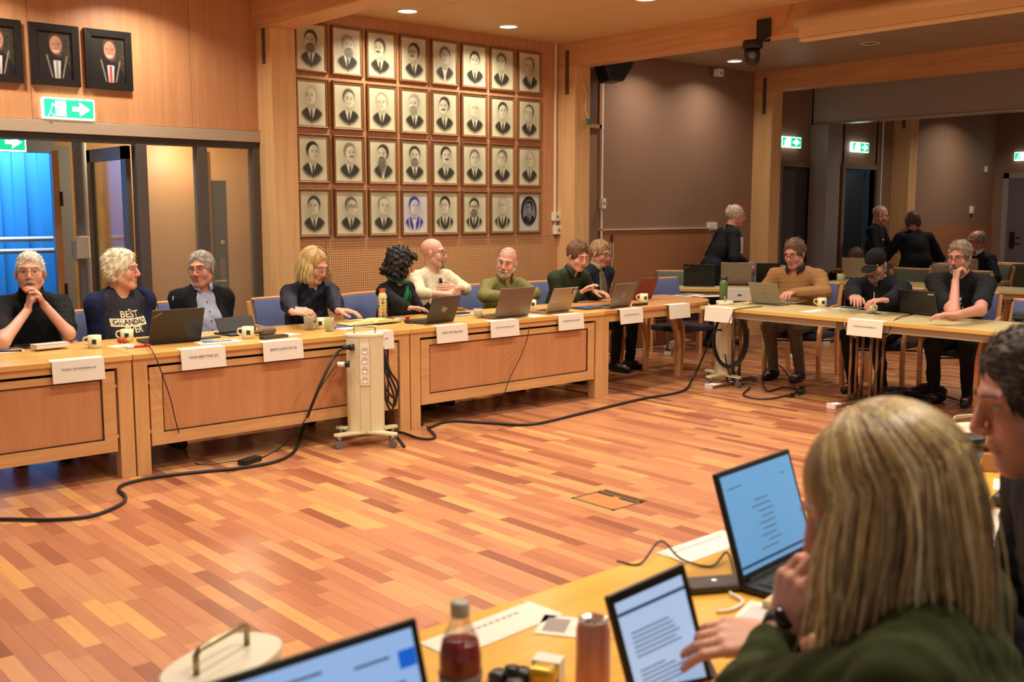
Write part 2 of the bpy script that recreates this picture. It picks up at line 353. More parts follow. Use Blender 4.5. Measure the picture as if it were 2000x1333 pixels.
# exit signs
SG = mat('exit_green', '12a672', .5, emit=2.2); SW = mat('exit_white', 'f4fff8', .5, emit=6.)
def exit_sign(o, wv, nv, w_, h_, label):   # o centre, wv along width, nv outward normal
    t = thing('exit_sign', label, 'exit sign', (0, 0, 0)); M = basis(o, wv, (0, 0, 1))
    q = MB(); q.box(-w_/2, w_/2, -h_/2, h_/2, -.03, .012, M); q.build('housing', mat('exit_rim', 'e8fff8', .4, emit=2.2), t, bevel=.008)
    q = MB(); q.box(-w_/2+.012, w_/2-.012, -h_/2+.012, h_/2-.012, .012, .0145, M); q.build('green_face', SG, t)
    q = MB(); q.box(-w_*.26, -w_*.06, -h_*.36, h_*.36, .0145, .016, M); q.build('doorway_mark', SW, t)
    q = MB()
    for a, b, r in (((-.30, .22), (-.30, .2), .035), ((-.31, .12), (-.36, -.1), .022), ((-.36, -.1), (-.28, -.2), .016), ((-.36, -.1), (-.42, -.24), .016), ((-.31, .1), (-.24, .0), .013)): q.tube([M @ Vector((a[0]*w_, a[1]*h_*2, .0165)), M @ Vector((b[0]*w_+1e-4, b[1]*h_*2, .0165))], r*w_, 6, flat=.2)
    q.build('running_figure', SW, t)
    q = MB(); P = [(.06, .08), (.2, .08), (.2, .26), (.4, 0), (.2, -.26), (.2, -.08), (.06, -.08)]
    q.prism([(a*w_, b*h_*1.3) for a, b in P], .0145, .016, M); q.build('arrow_mark', SW, t)
    return t
exit_sign(Vector(ony(134, 213, YW-.03)), (1, 0, 0), (0, -1, 0), .37, .15, 'lit green exit sign above the glazed partition')
exit_sign(Vector(ony(1545, 278, YW-.03)), (1, 0, 0), (0, -1, 0), .44, .14, 'lit green exit sign above the closed dark door')
exit_sign(Vector(ony(1680, 288, YW-.03)), (1, 0, 0), (0, -1, 0), .44, .14, 'lit green exit sign above the dark blue doorway')
exit_sign(Vector(ony(3, 277, 9.1)), (1, 0, 0), (0, -1, 0), .37, .15, 'lit green exit sign inside the vestibule')
exit_sign(Vector(onx(2008, 305, 17.7)), (0, -1, 0), (-1, 0, 0), .44, .14, 'lit exit sign above the far grey door')

# glazed partition with vestibule behind it
GT = mat('window_glass', 'c9d2c8', .08, alpha=.10, spec=.06)
wn = struct(thing('window_1', 'grey framed glazed partition beside the timber post', 'window')); del wn['category']
MB().box(-.9, 4.16, YW-.03, YW+.1, 2.142, 2.23).build('head_rail', GREYL, wn, bevel=.003)
MB().box(-.9, 4.16, YW-.01, YW+.09, 2.09, 2.142).build('dark_head', mat('head_dark', '3a332e', .5), wn)
for a, b in ((3.125, 3.208), (3.62, 3.70), (4.10, 4.16)): MB().box(a, b, YW-.01, YW+.09, 0, 2.09).build('mullion', GREY, wn, bevel=.003)
for a, b in ((3.208, 3.62), (3.70, 4.10)):
    MB().box(a, b, YW+.035, YW+.045, .12, 2.09).build('pane', GT, wn); MB().box(a, b, YW, YW+.08, 0, .12).build('bottom_rail', GREY, wn)
dl = MB(); dl.box(3.08, 3.12, YW+.1, YW+.95, .02, .14); dl.box(3.08, 3.12, YW+.1, YW+.95, 1.98, 2.08); dl.box(3.08, 3.12, YW+.1, YW+.2, .02, 2.08); dl.box(3.08, 3.12, YW+.87, YW+.95, .02, 2.08)
d4 = struct(dl.build('door_4', GREY)); d4['label'] = 'glazed door leaf standing open into the vestibule'
MB().box(3.095, 3.105, YW+.2, YW+.87, .14, 1.98).build('pane', mat('teal_glass', '7fd0c8', .05, trans=1., alpha=.35), d4)
# metal door seen through the right pane
d5 = struct(thing('door_5', 'narrow dark metal door stile with lock behind the pane', 'door')); del d5['category']
P0 = ony(412, 350, 8.8); P1 = ony(441, 350, 8.8)
MB().box(P0[0], P1[0], 8.8, 8.85, 0, 1.85).build('door_stile', mat('stile_dark', '2b2b2c', .45), d5)
MB().box(P0[0]-.06, P0[0], 8.8, 8.86, 0, 2.1).build('door_frame', mat('frame_tan', '8b6a3e', .5), d5)
q = MB(); q.box(P0[0]+.05, P0[0]+.1, 8.78, 8.8, .88, 1.16); q.tube([(P0[0]+.08, 8.79, .95), (P0[0]+.08, 8.74, .95), (P0[0]-.03, 8.74, .95)], .011, 8); q.build('door_handle', STEEL, d5)
MB().lathe([(.024, 0), (.02, .012), (.001, .013)], 16).build('lock_cylinder', CHROME, d5).matrix_local = Matrix.Translation((P0[0]+.085, 8.8, 1.3)) @ Matrix.Rotation(R_(90), 4, 'X')
# vestibule shell
OC = mat('ochre_wall', 'a9844a', .6, noise=.05, nscale=3); OCD = mat('ochre_panel', '8a6236', .55, noise=.06, nscale=2.)
v = MB(); v.box(3.26, 3.56, 9.9, 10., 0, 2.45); v.box(-1, 3.26, 9.9, 10., 2.16, 2.45); v.box(7.2, 7.3, 8.07, 10.9, 0, 2.45)
wv = struct(v.build('wall_vestibule', OC))
v = MB(); v.box(3.56, 7.3, 10.7, 10.8, 0, 2.45); v.box(3.51, 3.56, 10., 10.8, 0, 2.45); v.build('ochre_panel', OCD, wv)
struct(MB().box(-1, 7.3, 8.07, 10.9, 2.4, 2.5).build('ceiling_vestibule', mat('vest_ceiling', 'c9c3b8', .6)))
d6 = struct(thing('door_6', 'open entrance door with grey frame in the vestibule', 'door')); del d6['category']
q = MB(); q.box(3.13, 3.26, 9.84, 10., 0, 2.16); q.box(.9, 3.13, 9.84, 10., 2.1, 2.2); q.build('door_frame', mat('frame_bluegrey', '7d858c', .4, .2), d6)
_q = ony(107, 300, 9.1); _e = _q*9.86/9.1; _M = basis((_q[0], 9.1, 0), (_e[0]-_q[0], .76, 0), (0, 0, 1)); lf = MB().box(0, .79, .02, 2.08, -.026, .026, _M).build('door_leaf', wood('door_edge', 'c28a4e', 'cd9658', 'z'), d6)
for z in (1.62, .85): MB().box(-.012, .03, z, z+.12, .02, .045, _M).build('hinge', mat('hinge', '33302c', .4, .6), lf)
c_ = struct(MB().lathe([(.056, 0), (.056, 2.4)], 24, (3.1, 9.12, 0)).build('trim_4', mat('grey_column', '7f8286', .4), smooth=False)); c_['label'] = 'slim round grey steel column in the vestibule'
t = thing('soap_dispenser', 'white hand sanitiser dispenser on the grey column', 'dispenser', (3.035, 9.0, 1.27))
q = MB(); q.prism([(-.05, -.09), (.06, -.09), (.06, .1), (-.02, .1), (-.05, .05)], -.05, .05, basis((0, 0, 0), (1, 0, 0), (0, 0, 1))); q.build('body', WHITE, t, bevel=.012, seg=3)
q = MB(); q.box(-.07, -.05, -.03, .03, -.07, .06); q.tube([(-.05, 0, -.09), (-.055, 0, -.12)], .02, 8); q.build('nozzle', mat('pale_blue', '9fb4c8', .3), t, bevel=.004)
fac = MB(); fac.box(.5, 6., 11.6, 11.7, -.2, 3.4)
for i in range(22): fac.box(.5+i*.25, .62+i*.25, 11.57, 11.6, -.2, 3.4)
struct(fac.build('wall_facade', mat('blue_cladding', '2179c4', .5)))
t = thing('hand_rail', 'pale double handrail in front of the blue cladding', 'railing', (0, 11.3, 0))
for z in (1.29, 1.17): MB().tube([(.6, 0, z), (5.5, 0, z)], .028, 10).build('rail', mat('rail_grey', 'b9c2cc', .35, .3), t, True)
for x in (1., 2.6, 4.2): MB().tube([(x, 0, 0), (x, 0, 1.29)], .022, 8).build('rail_post', mat('rail_grey', 'b9c2cc'), t, True)
struct(MB().box(-1, 7.3, 9.9, 11.7, -.1, 0).build('floor_entrance', mat('concrete', '6c6a66', .8)))
for loc, e, c, nm in (((4.6, 10.3, 2.3), 40, (1, .85, .6), 'second added lamp brightening the vestibule'), ((4.6, 8.9, 2.3), 110, (1, .8, .5), 'added lamp brightening the vestibule'), ((13.6, 9.2, 2.45), 22, (.8, .9, 1), 'added lamp brightening the side room')):  # lamps added to brighten the vestibule and the side room
    t = thing('added_lamp', nm, 'lamp', loc); MB().lathe([(.09, .02), (.1, 0), (.07, -.04), (.001, -.05)], 20).build('globe', M_lampglow, t, True)
    ld = bpy.data.lights.new('lamp', 'POINT'); ld.energy = e; ld.color = c; ld.shadow_soft_size = .1; lo = bpy.data.objects.new('bulb', ld); COL.objects.link(lo); lo.parent = t; lo.location = (0, 0, -.12)

t = thing('added_facade_light', 'added light bar brightening the blue cladding outside the entrance door', 'lamp', (2.4, 10.98, 2.78)); MB().box(-1.3, 1.3, -.06, .06, 0, .06).build('housing', WHITE, t, bevel=.01); MB().box(-1.25, 1.25, -.04, .05, -.02, 0).build('diffuser', M_lampglow, t)
ld = bpy.data.lights.new('facade_fill', 'AREA'); ld.shape = 'RECTANGLE'; ld.size = 2.5; ld.size_y = .15; ld.energy = 170; ld.color = (.8, .9, 1); lo = bpy.data.objects.new('tube', ld); COL.objects.link(lo); lo.parent = t; lo.location = (0, .0, -.04); lo.rotation_euler = (R_(28), 0, 0)  # area light added to brighten the blue cladding, standing in for daylight
# things fixed to beams
t = thing('ptz_camera', 'black pan-tilt video camera bracketed to the timber beam', 'camera', onx(1492, 75, 7.57))
q = MB(); q.box(-.012, -.004, -.07, .07, -.03, .16); q.box(-.14, 0, -.06, .06, -.035, -.02); q.build('bracket', BLACK, t)
MB().lathe([(.075, -.03), (.085, -.05), (.085, -.09), (.07, -.1), (.001, -.1)], 24, (-.13, .02, 0)).build('base', BLACK, t, True)
hd = MB().lathe([(.065, -.1), (.068, -.15), (.06, -.2), (.04, -.23), (.001, -.235)], 24, (-.13, .02, 0)).build('head', BLACK, t, True)
q = MB(); q.lathe([(.03, 0), (.03, .02), (.001, .022)], 16); q.build('lens', mat('lens_glass', '6b6660', .1), hd, True).matrix_local = Matrix.Translation((-.18, -.02, -.16)) @ Matrix.Rotation(R_(-90), 4, 'Y') @ Matrix.Rotation(R_(35), 4, 'X')
MB().tube([(-.04, -.02, -.03), (.0, -.12, .02), (-.01, -.22, .12), (-.01, -.3, .3)], .006, 6).build('cable', mat('cable_tan', 'b58a60', .5), t)
p0 = onx(1556, 45, 7.44); t = thing('projector_screen', 'rolled-up cream projection screen case under the beam', 'screen', (7.44, p0[1], p0[2]))
MB().tube([(0, 0, .0), (0, -4.2, .0)], .055, 16).build('case', mat('cream_case', 'd8b98a', .4), t, True)
MB().box(-.03, .05, -4.2, -.04, -.13, -.0).build('lower_case', mat('cream_case', ''), t, bevel=.006); MB().box(-.035, .04, -4.2, -.05, -.155, -.13).build('weight_bar', mat('cream_bar', 'e2c596', .4), t, bevel=.004)
p0 = ony(1196, 138, 7.6); t = thing('loudspeaker', 'black wedge loudspeaker hung high beside the timber post', 'speaker', (p0[0], 7.6, p0[2]))
q = MB(); q.prism([(-.17, .1), (-.09, -.12), (.07, -.12), (.18, .05), (.18, .1)], -.14, .14, basis((0, 0, 0), (.93, -.36, 0), (0, 0, 1))); q.build('cabinet', BLACK, t, bevel=.02, seg=3); MB().box(-.02, .02, -.02, .02, .1, .3).build('bracket', BLACK, t)
p0 = ony(1405, 141, 7.85); t = thing('motion_detector', 'small white detector box under the ceiling corner', 'detector', p0); MB().box(-.05, .05, -.03, .05, -.05, .04).build('case', WHITE, t, bevel=.008); MB().box(-.02, .02, -.034, -.03, -.03, .0).build('window', mat('socket_grey', '8a8378'), t)
A = ony(1139, 165, YP-.008); B = ony(1150, 234, YP-.02); t = thing('loose_cable', 'white loose cable with green connector on the timber post', 'cable', (0, 0, 0))
MB().tube([A, A+(B-A)*.3+[.02, 0, 0], A+(B-A)*.7+[-.03, 0, 0], B], .005, 6).build('wire', WHITE, t); MB().box(B[0]-.02, B[0]+.02, YP-.03, YP-.005, B[2]-.05, B[2]+.01).build('connector', mat('green_plug', '2f8a6a', .4), t)
# floor hatch
t = thing('floor_hatch', 'rectangular brass-framed floor outlet hatch in the parquet', 'hatch', (4.045, 3.84, 0))
q = MB(); q.box(-.115, .115, -.16, -.147, -.01, .002); q.box(-.115, .115, .147, .16, -.01, .002); q.box(-.115, -.098, -.16, .16, -.01, .002); q.box(.098, .115, -.16, .16, -.01, .002); q.build('frame', mat('brass_dull', '8f8358', .35, .7), t)
MB().box(-.097, .097, -.146, .146, -.012, .0).build('lid', wood('hatch_wood', 'bd7040', 'cf8a50', 'y', .3), t)
q = MB(); q.box(.075, .097, -.15, -.02, -.001, .0015); q.box(.075, .097, .03, .15, -.001, .0015); q.build('finger_slot', mat('slot_dark', '1d1712', .6), t)
# ------------------------------------------------------------------ framed portraits (flat prints as coloured grids)
PRT = mat('print_paper', 'ffffff', .35, attr='Col')
FRM = wood('picture_frame', '6b4526', '8a5c34', 'z', .55, 5.); FRG = mat('frame_gilt', 'a8854a', .35, .5)
def colmesh(name, rgb, W, H):       # rgb: rows x cols x 3 (linear), on local x,z plane facing -y
    nr, nc = rgb.shape[:2]; xs = np.linspace(-W/2, W/2, nc); zs = np.linspace(H/2, -H/2, nr)
    X, Z = np.meshgrid(xs, zs); V = np.stack([X, np.zeros_like(X), Z], -1).reshape(-1, 3)
    i = np.arange(nr*nc).reshape(nr, nc); Q = np.stack([i[1:, :-1], i[1:, 1:], i[:-1, 1:], i[:-1, :-1]], -1).reshape(-1, 4)
    me = bpy.data.meshes.new(name); me.from_pydata(V.tolist(), [], Q.tolist())
    a = me.color_attributes.new('Col', 'FLOAT_COLOR', 'POINT'); a.data.foreach_set('color', np.concatenate([rgb.reshape(-1, 3), np.ones((nr*nc, 1))], 1).astype(np.float32).ravel()); return me
def bust(rs, nr, nc, spec):
    y, x = np.mgrid[0:nr, 0:nc]; x = (x/(nc-1)-.5)*2*.72/(1.28 if not spec.get('oval') else 1.); y = ((y/(nr-1)-.5)*2-.0)/(1.28 if not spec.get('oval') else 1.)+.06       # y down
    g = np.full((nr, nc), .68); al = lambda d, s=.05: np.clip(.5-d/s, 0, 1)
    def ell(cx, cy, rx, ry): return np.sqrt(((x-cx)/rx)**2+((y-cy)/ry)**2)-1
    def put(mask, val): nonlocal g; g = g*(1-mask)+val*mask
    tx = rs.uniform(-.05, .05); hy = -.2+rs.uniform(-.04, .03); turn = rs.uniform(-.06, .06)
    put(.55*np.clip(1-ell(tx, -.02, .5, .72)-.55, 0, 1)*1.3, .33)                     # soft vignette behind the sitter
    cut = al(ell(tx, .05, .5, .68), .22)
    coat = .035 if spec.get('dark', 1) else .12
    put(al(ell(tx, .62, .47, .44), .12)*cut, coat+.0); 
    put(al(np.abs(x-tx)/.13+(y-.55)/.42-.35, .1)*al(.2-y, .05)*cut, .6)                # shirt front
    put(al(np.abs(x-tx-turn*.3)-.035-.03*(y-.2), .04)*al(.26-y, .04)*cut, .04 if not spec.get('bow') else .6)
    if spec.get('bow'): put(al(ell(tx, .27, .1, .045), .2), .03)
    put(al(ell(tx+turn*.3, .12, .12, .18), .15), .36)
    sh = .5-.35*(x-tx-turn)/.25*np.sign(rs.uniform(-1, 1))*.5
    hair = spec.get('hair', .04)
    if hair is not None: put(al(ell(tx, hy-.07, .255, .30), .12), hair)
    put(al(ell(tx+turn, hy+.03, .205, .275), .10), np.clip(sh, .25, .6))               # face
    if spec.get('bald'): put(al(ell(tx+turn, hy-.12, .19, .16), .15), .55)
    for s in (-1, 1):
        put(.8*al(ell(tx+turn*1.5+s*.085, hy-.01, .05, .022), .5), .07); put(.7*al(ell(tx+turn*1.5+s*.085, hy-.065, .065, .014), .6), .09)
        put(.5*al(ell(tx+turn+s*.22, hy+.02, .03, .07), .3), .3)
    put(.4*al(ell(tx+turn*1.8+.02, hy+.07, .025, .06), .6), .2); put(.6*al(ell(tx+turn*1.5, hy+.17, .07, .016), .6), .12)
    if spec.get('glasses'):
        for s in (-1, 1): put(al(np.abs(ell(tx+turn*1.5+s*.09, hy, .08, .06))-.14, .2), .03)
    if spec.get('mous'): put(al(ell(tx+turn*1.5, hy+.13, .11, .035), .3), spec.get('bc', .08))
    if spec.get('beard'):
        put(.85*al(ell(tx+turn, hy+.22+.1*spec['beard'], .18, .11+.16*spec['beard']), .5)*al(hy+.12-y-.12*np.abs(x-tx-turn), .12), spec.get('bc', .09)); put(.5*al(ell(tx+turn*1.5, hy+.165, .06, .014), .6), .25)
    if spec.get('chain'):
        put(al(np.abs(ell(tx, .35, .24, .42))-.09, .12)*al(.24-y, .05)*cut, .5)
    g = np.clip(g + rs.normal(0, .008, g.shape), .01, .9)
    rgb = np.stack([g*1.0, g*.95, g*.64], -1)
    if spec.get('blue'): 
        k = np.clip((g-.03)/.6, 0, 1)[..., None]; rgb = (1-k)*np.array([.03, .03, .28])+k*np.array([.62, .60, .5])
    if spec.get('oval'):
        m = al(ell(0, 0, .56, .82), .05)[..., None]; d = np.array([.012, .011, .012]); face = np.clip((g-.15)*1.2, 0, .6)[..., None]*al(ell(tx, .1, .42, .7), .2)[..., None]
        rgb = (1-m)*np.array([.52, .52, .46])+m*(d+face*.5)
    return rgb
SPECS = [dict(beard=.5, mous=1), dict(beard=.5, mous=1, hair=.25, bc=.12), dict(mous=1, hair=.1), dict(glasses=1, mous=1), dict(hair=.09, bow=1), dict(), dict(hair=.12), dict(bald=1, hair=.15),
 dict(hair=.4), dict(hair=.1), dict(bald=1, hair=.3), dict(beard=.4, mous=1, hair=.3, bc=.2), dict(mous=1), dict(hair=.5), dict(), dict(bald=1, hair=.1),
 dict(hair=.015), dict(mous=1, hair=.2, bc=.15), dict(beard=1.6, mous=1, bow=1), dict(beard=.4, mous=1, bc=.12), dict(mous=1), dict(hair=.15), dict(hair=.12, dark=1), dict(hair=.4),
 dict(), dict(glasses=1, hair=.12), dict(bald=1, hair=.25), dict(blue=1, chain=1, bow=1), dict(chain=1, hair=.02), dict(chain=1, beard=.4, glasses=1, mous=1), dict(chain=1, hair=.4), dict(oval=1)]
def descr(s):
    if s.get('blue'): return 'blue-tinted portrait'
    if s.get('oval'): return 'dark oval portrait'
    a = 'long-bearded' if s.get('beard', 0) > 1 else 'bearded' if s.get('beard') else 'moustached' if s.get('mous') else 'bald' if s.get('bald') else 'white-haired' if (s.get('hair') or 0) > .3 else 'clean-shaven'
    return 'framed grey portrait of %s sitter%s' % (a, ' with glasses' if s.get('glasses') else ' with chain' if s.get('chain') else '')
ORD = ['first', 'second', 'third', 'fourth', 'fifth', 'sixth', 'seventh', 'eighth']
ROW = ['top row', 'second row', 'third row', 'bottom row']
SCL = YW/8.778
X0, Z0, DX, DZ, FW, FH = 4.975*SCL, CAMH+(3.333-CAMH)*SCL, .394*SCL, .514*SCL, .355*SCL, .461*SCL
rs = np.random.RandomState(3)
fr = MB(); a, b, bw = FW/2, FH/2, .022
fr.ring([[(-a+i, y_, -b+i), (a-i, y_, -b+i), (a-i, y_, b-i), (-a+i, y_, b-i)] for i, y_ in ((0, 0), (0, -.022), (.006, -.026), (.014, -.02), (bw, -.016), (bw, 0))], closed=True)
frame_me = fr.mesh('frame'); frame_me.materials.append(FRM)
gl = MB(); i0 = bw-.004; gl.ring([[(-a+i, y_, -b+i), (a-i, y_, -b+i), (a-i, y_, b-i), (-a+i, y_, b-i)] for i, y_ in ((i0, -.012), (i0, -.0185), (i0+.006, -.0175), (i0+.006, -.01))], closed=True); gilt_me = gl.mesh('gilt_edge'); gilt_me.materials.append(FRG)
for r in range(4):
    for c in range(8):
        s = SPECS[r*8+c]
        t = thing('portrait_picture', '%s, %s, %s from the glazed partition' % (descr(s), ROW[r], ORD[c]), 'picture', (X0+c*DX+FW/2, YW-.002, Z0-r*DZ-FH/2), 0, 'framed portraits on the veneer wall')
        mkobj('frame', frame_me, None, t); mkobj('gilt_edge', gilt_me, None, t)
        mkobj('print', colmesh('print', bust(rs, 66, 48, s), FW-2*bw+.004, FH-2*bw+.004), PRT, t).location = (0, -.009, 0)
# three dark colour photographs above the glazing
def photo(rs, nr, nc, tie):
    y, x = np.mgrid[0:nr, 0:nc]; x = (x/(nc-1)-.5)*1.5; y = (y/(nr-1)-.5)*2; al = lambda d, s=.06: np.clip(.5-d/s, 0, 1)[..., None]
    def ell(cx, cy, rx, ry): return np.sqrt(((x-cx)/rx)**2+((y-cy)/ry)**2)-1
    x = x/1.3; y = y/1.3+.05; C = np.zeros((nr, nc, 3))+np.array([.012, .010, .006]); n = rs.normal(0, 1, (nr, nc)); n = (n+np.roll(n, 1, 0)+np.roll(n, 1, 1)+np.roll(n, 2, 0))/4
    C += np.clip(np.abs(n)*.09*(x+.1), 0, .2)[..., None]*np.array([1, .85, .5])
    def put(m, c): nonlocal C; C = C*(1-m)+np.array(c)*m
    put(al(ell(.05, .95, .55, .85)), (.008, .008, .01)); put(al(np.abs(x-.07)-.14*(.9-y*.5), .04)*al(.22-y, .04), (.65, .6, .55)); put(al(np.abs(x-.07)-.05, .03)*al(.24-y, .03), tie)
    put(al(ell(.05, -.40, .225, .30)), (.05, .03, .02)); put(al(ell(.05, -.27, .185, .29)), (.42, .2, .13)); put(.5*al(ell(.12, -.2, .12, .26), .5), (.22, .1, .06))
    for s in (-1, 1): put(.7*al(ell(.05+s*.09, -.3, .05, .03), .4), (.1, .05, .03))
    put(.8*al(ell(.05, -.08, .1, .03), .4), (.7, .5, .42))
    for s in (-1, 1): put(al(np.abs(x-.07-s*(.3-.22*(y-.1)))-.018, .03)*al(.05-y, .05)*al(y-.75, .05), (.26, .21, .13))
    return C
BF = mat('black_frame', '15120f', .35)
for i, (xc, tie) in enumerate(((2.165, (.3, .06, .05)), (2.56, (.25, .25, .2)), (2.945, (.45, .05, .05)))):
    W, H = .345, .43; t = thing('portrait_picture', ['black framed colour photograph of person wearing mayoral chain beside a second such photograph', 'black framed colour photograph of person in grey tie, middle of three', 'black framed colour photograph of person in red tie above the exit sign'][i], 'picture', (xc, YW-.002, 2.695), 0, 'black framed photographs above the glazing')
    q = MB(); a, b = W/2, H/2; q.ring([[(-a+k, y_, -b+k), (a-k, y_, -b+k), (a-k, y_, b-k), (-a+k, y_, b-k)] for k, y_ in ((0, 0), (0, -.03), (.05, -.028), (.054, 0))], closed=True); q.build('frame', BF, t)
    mkobj('print', colmesh('print', photo(rs, 72, 54, tie), W-.085, H-.085), PRT, t).location = (0, -.012, 0)
# ------------------------------------------------------------------ tables
TZ = .74
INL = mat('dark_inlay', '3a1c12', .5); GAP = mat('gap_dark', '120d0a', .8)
PANV = wood('panel_veneer', 'c08556', 'ca9262', 'z', .36, 1.6)
TOPV = wood('table_top_beech', 'd3a052', 'deb064', 'x', .27, 2.)
def panel_table(x0, x1, y0, label):      # conference table with inlaid modesty panel, front edge at y0
    L_ = x1-x0; t = thing('conference_table', label, 'table', (x0, y0, 0))
    MB().box(0, L_, -.015, .82, TZ-.032, TZ).build('table_top', TOPV, t, bevel=.003)
    MB().box(.085, L_-.085, 0, .022, TZ-.072, TZ-.032).build('front_rail', V2, t)
    for a in (0.002, L_-.087): 
        for yy in (0, .72): MB().box(a, a+.085, yy, yy+.085, 0, TZ-.032).build('leg', V2z, t, bevel=.002)
    x_a, x_b, z_a, z_b, fw = .10, L_-.10, .17, TZ-.09, .075
    MB().box(.09, L_-.09, .05, .24, TZ-.16, TZ-.04).build('gap_shade', GAP, t)  # dark box added so the gap above the panel reads as shade
    pn = MB().box(x_a+fw, x_b-fw, .018, .03, z_a+fw, z_b-fw*.55).build('front_panel', PANV, t)
    q = MB(); q.box(x_a, x_b, .008, .035, z_a, z_a+fw); q.box(x_a, x_b, .008, .035, z_b-fw*.55, z_b); q.box(x_a, x_a+fw, .008, .035, z_a+fw, z_b-fw*.55); q.box(x_b-fw, x_b, .008, .035, z_a+fw, z_b-fw*.55); q.build('panel_frame', V2, t)
    q = MB(); i = .008; A, B, C_, D = x_a+fw, x_b-fw, z_a+fw, z_b-fw*.55
    q.box(A, B, .012, .02, C_, C_+i); q.box(A, B, .012, .02, D-i, D); q.box(A, A+i, .012, .02, C_, D); q.box(B-i, B, .012, .02, C_, D); q.build('inlay', INL, t)
    for a in (x_a-.012, x_b): 
        for z in (z_a+.08, z_b-.1): MB().box(a, a+.012, .012, .022, z, z+.02).build('panel_stud', CHROME, t)
    return t
TX = [2.30+(i-2)*2.01 for i in range(5)]
YT = 6.05
panel_table(TX[1]+.003, TX[2]-.003, YT, 'panel-fronted beech table in front of the person in the black polo')
panel_table(TX[2]+.003, TX[3]-.003, YT, 'panel-fronted beech table with the white power tower before it')
panel_table(TX[3]+.003, TX[4]-.01, YT, 'panel-fronted beech table with thin black cable hanging down its panel')
# corner table with bentwood legs
t = thing('corner_table', 'beech corner table with rounded end and bentwood leg', 'table', (6.325, YT+.01, 0))
arc = [(1.22+.5*math.sin(a), .42-.42*math.cos(a)) for a in np.linspace(0, math.pi/2, 8)]
poly = [(0, 0)]+arc+[(1.72, .82), (0, .82)]
MB().prism(poly, TZ-.032, TZ).build('table_top', wood('corner_beech', 'c08650', 'cc955c', 'x', .35), t, bevel=.003)
apr = [(.085, .02)]+[(p[0]-.02*math.sin(0), p[1]+.02) for p in arc]
q = MB(); 
for (a, b), (c, d) in zip(apr[:-1], apr[1:]): q.add([(a, b, TZ-.10), (c, d, TZ-.10), (c, d, TZ-.032), (a, b, TZ-.032), (a, b+.02, TZ-.10), (c, d+.02, TZ-.10), (c, d+.02, TZ-.032), (a, b+.02, TZ-.032)], [(0, 1, 2, 3), (5, 4, 7, 6), (0, 4, 5, 1)])
q.build('apron', V2, t)
for yy in (0.02, .72): MB().box(0.003, .085, yy, yy+.085, 0, TZ-.032).build('leg', V2z, t, bevel=.002)
for yy in (.33, .74):
    pts = [(1.08, yy, TZ-.05), (1.19, yy, TZ-.10), (1.29, yy, TZ-.2), (1.36, yy, TZ-.33), (1.38, yy, .25), (1.37, yy, 0)]
    q = MB(); q.ring([[(p[0]-.026, yy-.02, p[2]-(.02 if i < 2 else 0)), (p[0]+.026, yy-.02, p[2]+(.02 if i < 2 else 0)), (p[0]+.026, yy+.02, p[2]+(.02 if i < 2 else 0)), (p[0]-.026, yy+.02, p[2]-(.02 if i < 2 else 0))] for i, p in enumerate(pts)]); q.build('bentwood_leg', V2z, t, bevel=.004)
# light laminate tables with chrome T legs
LAM = wood('laminate_top', 'c4b27c', 'cfbe8a', 'y', .35, 2.); LAME = mat('laminate_edge', 'd9ad55', .4); APR = mat('grey_apron', 'a99a80', .5); COP = mat('copper_chrome', 'a88e74', .25, 1.)
def fold_table(p0, p1, depth, label, apron=True, group=None):    # front edge from p0 to p1 (seen side), body to the left of p0->p1
    p0 = np.array(p0[:2]); p1 = np.array(p1[:2]); L_ = np.linalg.norm(p1-p0); rz = math.atan2(*(p1-p0)[::-1])
    t = thing('folding_table', label, 'table', (p0[0], p0[1], 0), rz, group)
    MB().box(.002, L_-.002, 0, depth, TZ-.026, TZ).build('table_top', LAM, t); MB().box(.002, L_-.002, -.006, 0, TZ-.026, TZ).build('front_edge', LAME, t)
    if apron:
        MB().box(.05, L_-.05, .03, .05, TZ-.085, TZ-.026).build('apron', APR, t); MB().box(.05, L_-.05, depth-.05, depth-.03, TZ-.085, TZ-.026).build('apron', APR, t)
        for a in (.012, L_-.07): MB().box(a, a+.06, .022, .032, TZ-.09, TZ-.03).build('corner_plate', STEEL, t)
    for a in (.09, L_-.09):
        for j, yy in enumerate((depth*.38, depth*.5, depth*.62)): MB().tube([(a, yy, .05), (a, yy, TZ-.03)], .013, 10).build('leg_tube', COP, t, True)
        f = MB(); f.tube([(a-.016, .04, .03), (a-.016, depth-.04, .03)], .014, 8); f.tube([(a+.02, .04, .03), (a+.02, depth-.04, .03)], .014, 8); f = f.build('foot_bar', CHROME, t, True)
        for yy in (.03, depth-.03): MB().box(a-.036, a+.04, yy-.014, yy+.014, 0, .045).build('foot_cap', WHITE, f, bevel=.004)
        MB().tube([(a, depth*.5, TZ-.2), (a+(.25 if a < 1 else -.25), depth*.5, TZ-.04)], .008, 8).build('brace', CHROME, t, True)
    return t
ra, rb = np.array([7.31, 5.82]), np.array([7.29, 3.0]); rd = (rb-ra)/np.linalg.norm(rb-ra)
LR = 1.42
RT = [ra, ra+rd*LR, ra+rd*2*LR, ra+rd*3*LR]
fold_table(RT[0], RT[1], .76, 'light laminate folding table before the person in the tan sweater')
fold_table(RT[1], RT[2], .76, 'light laminate folding table with dark laptop and black shoulder bag beneath')
fold_table(RT[2], RT[3], .76, 'light laminate folding table beside the empty blue armchair')
a = onz(1284, 566, TZ); b = onz(1545, 571, TZ); a = np.array([8.62, 7.42]); b = np.array([9.6, 6.25])
fold_table(a, b, .5, 'laminate table with open laptops before the walking person')
a = onz(1603, 550, TZ); dv = np.array([.06, -.998]); a = a[:2]
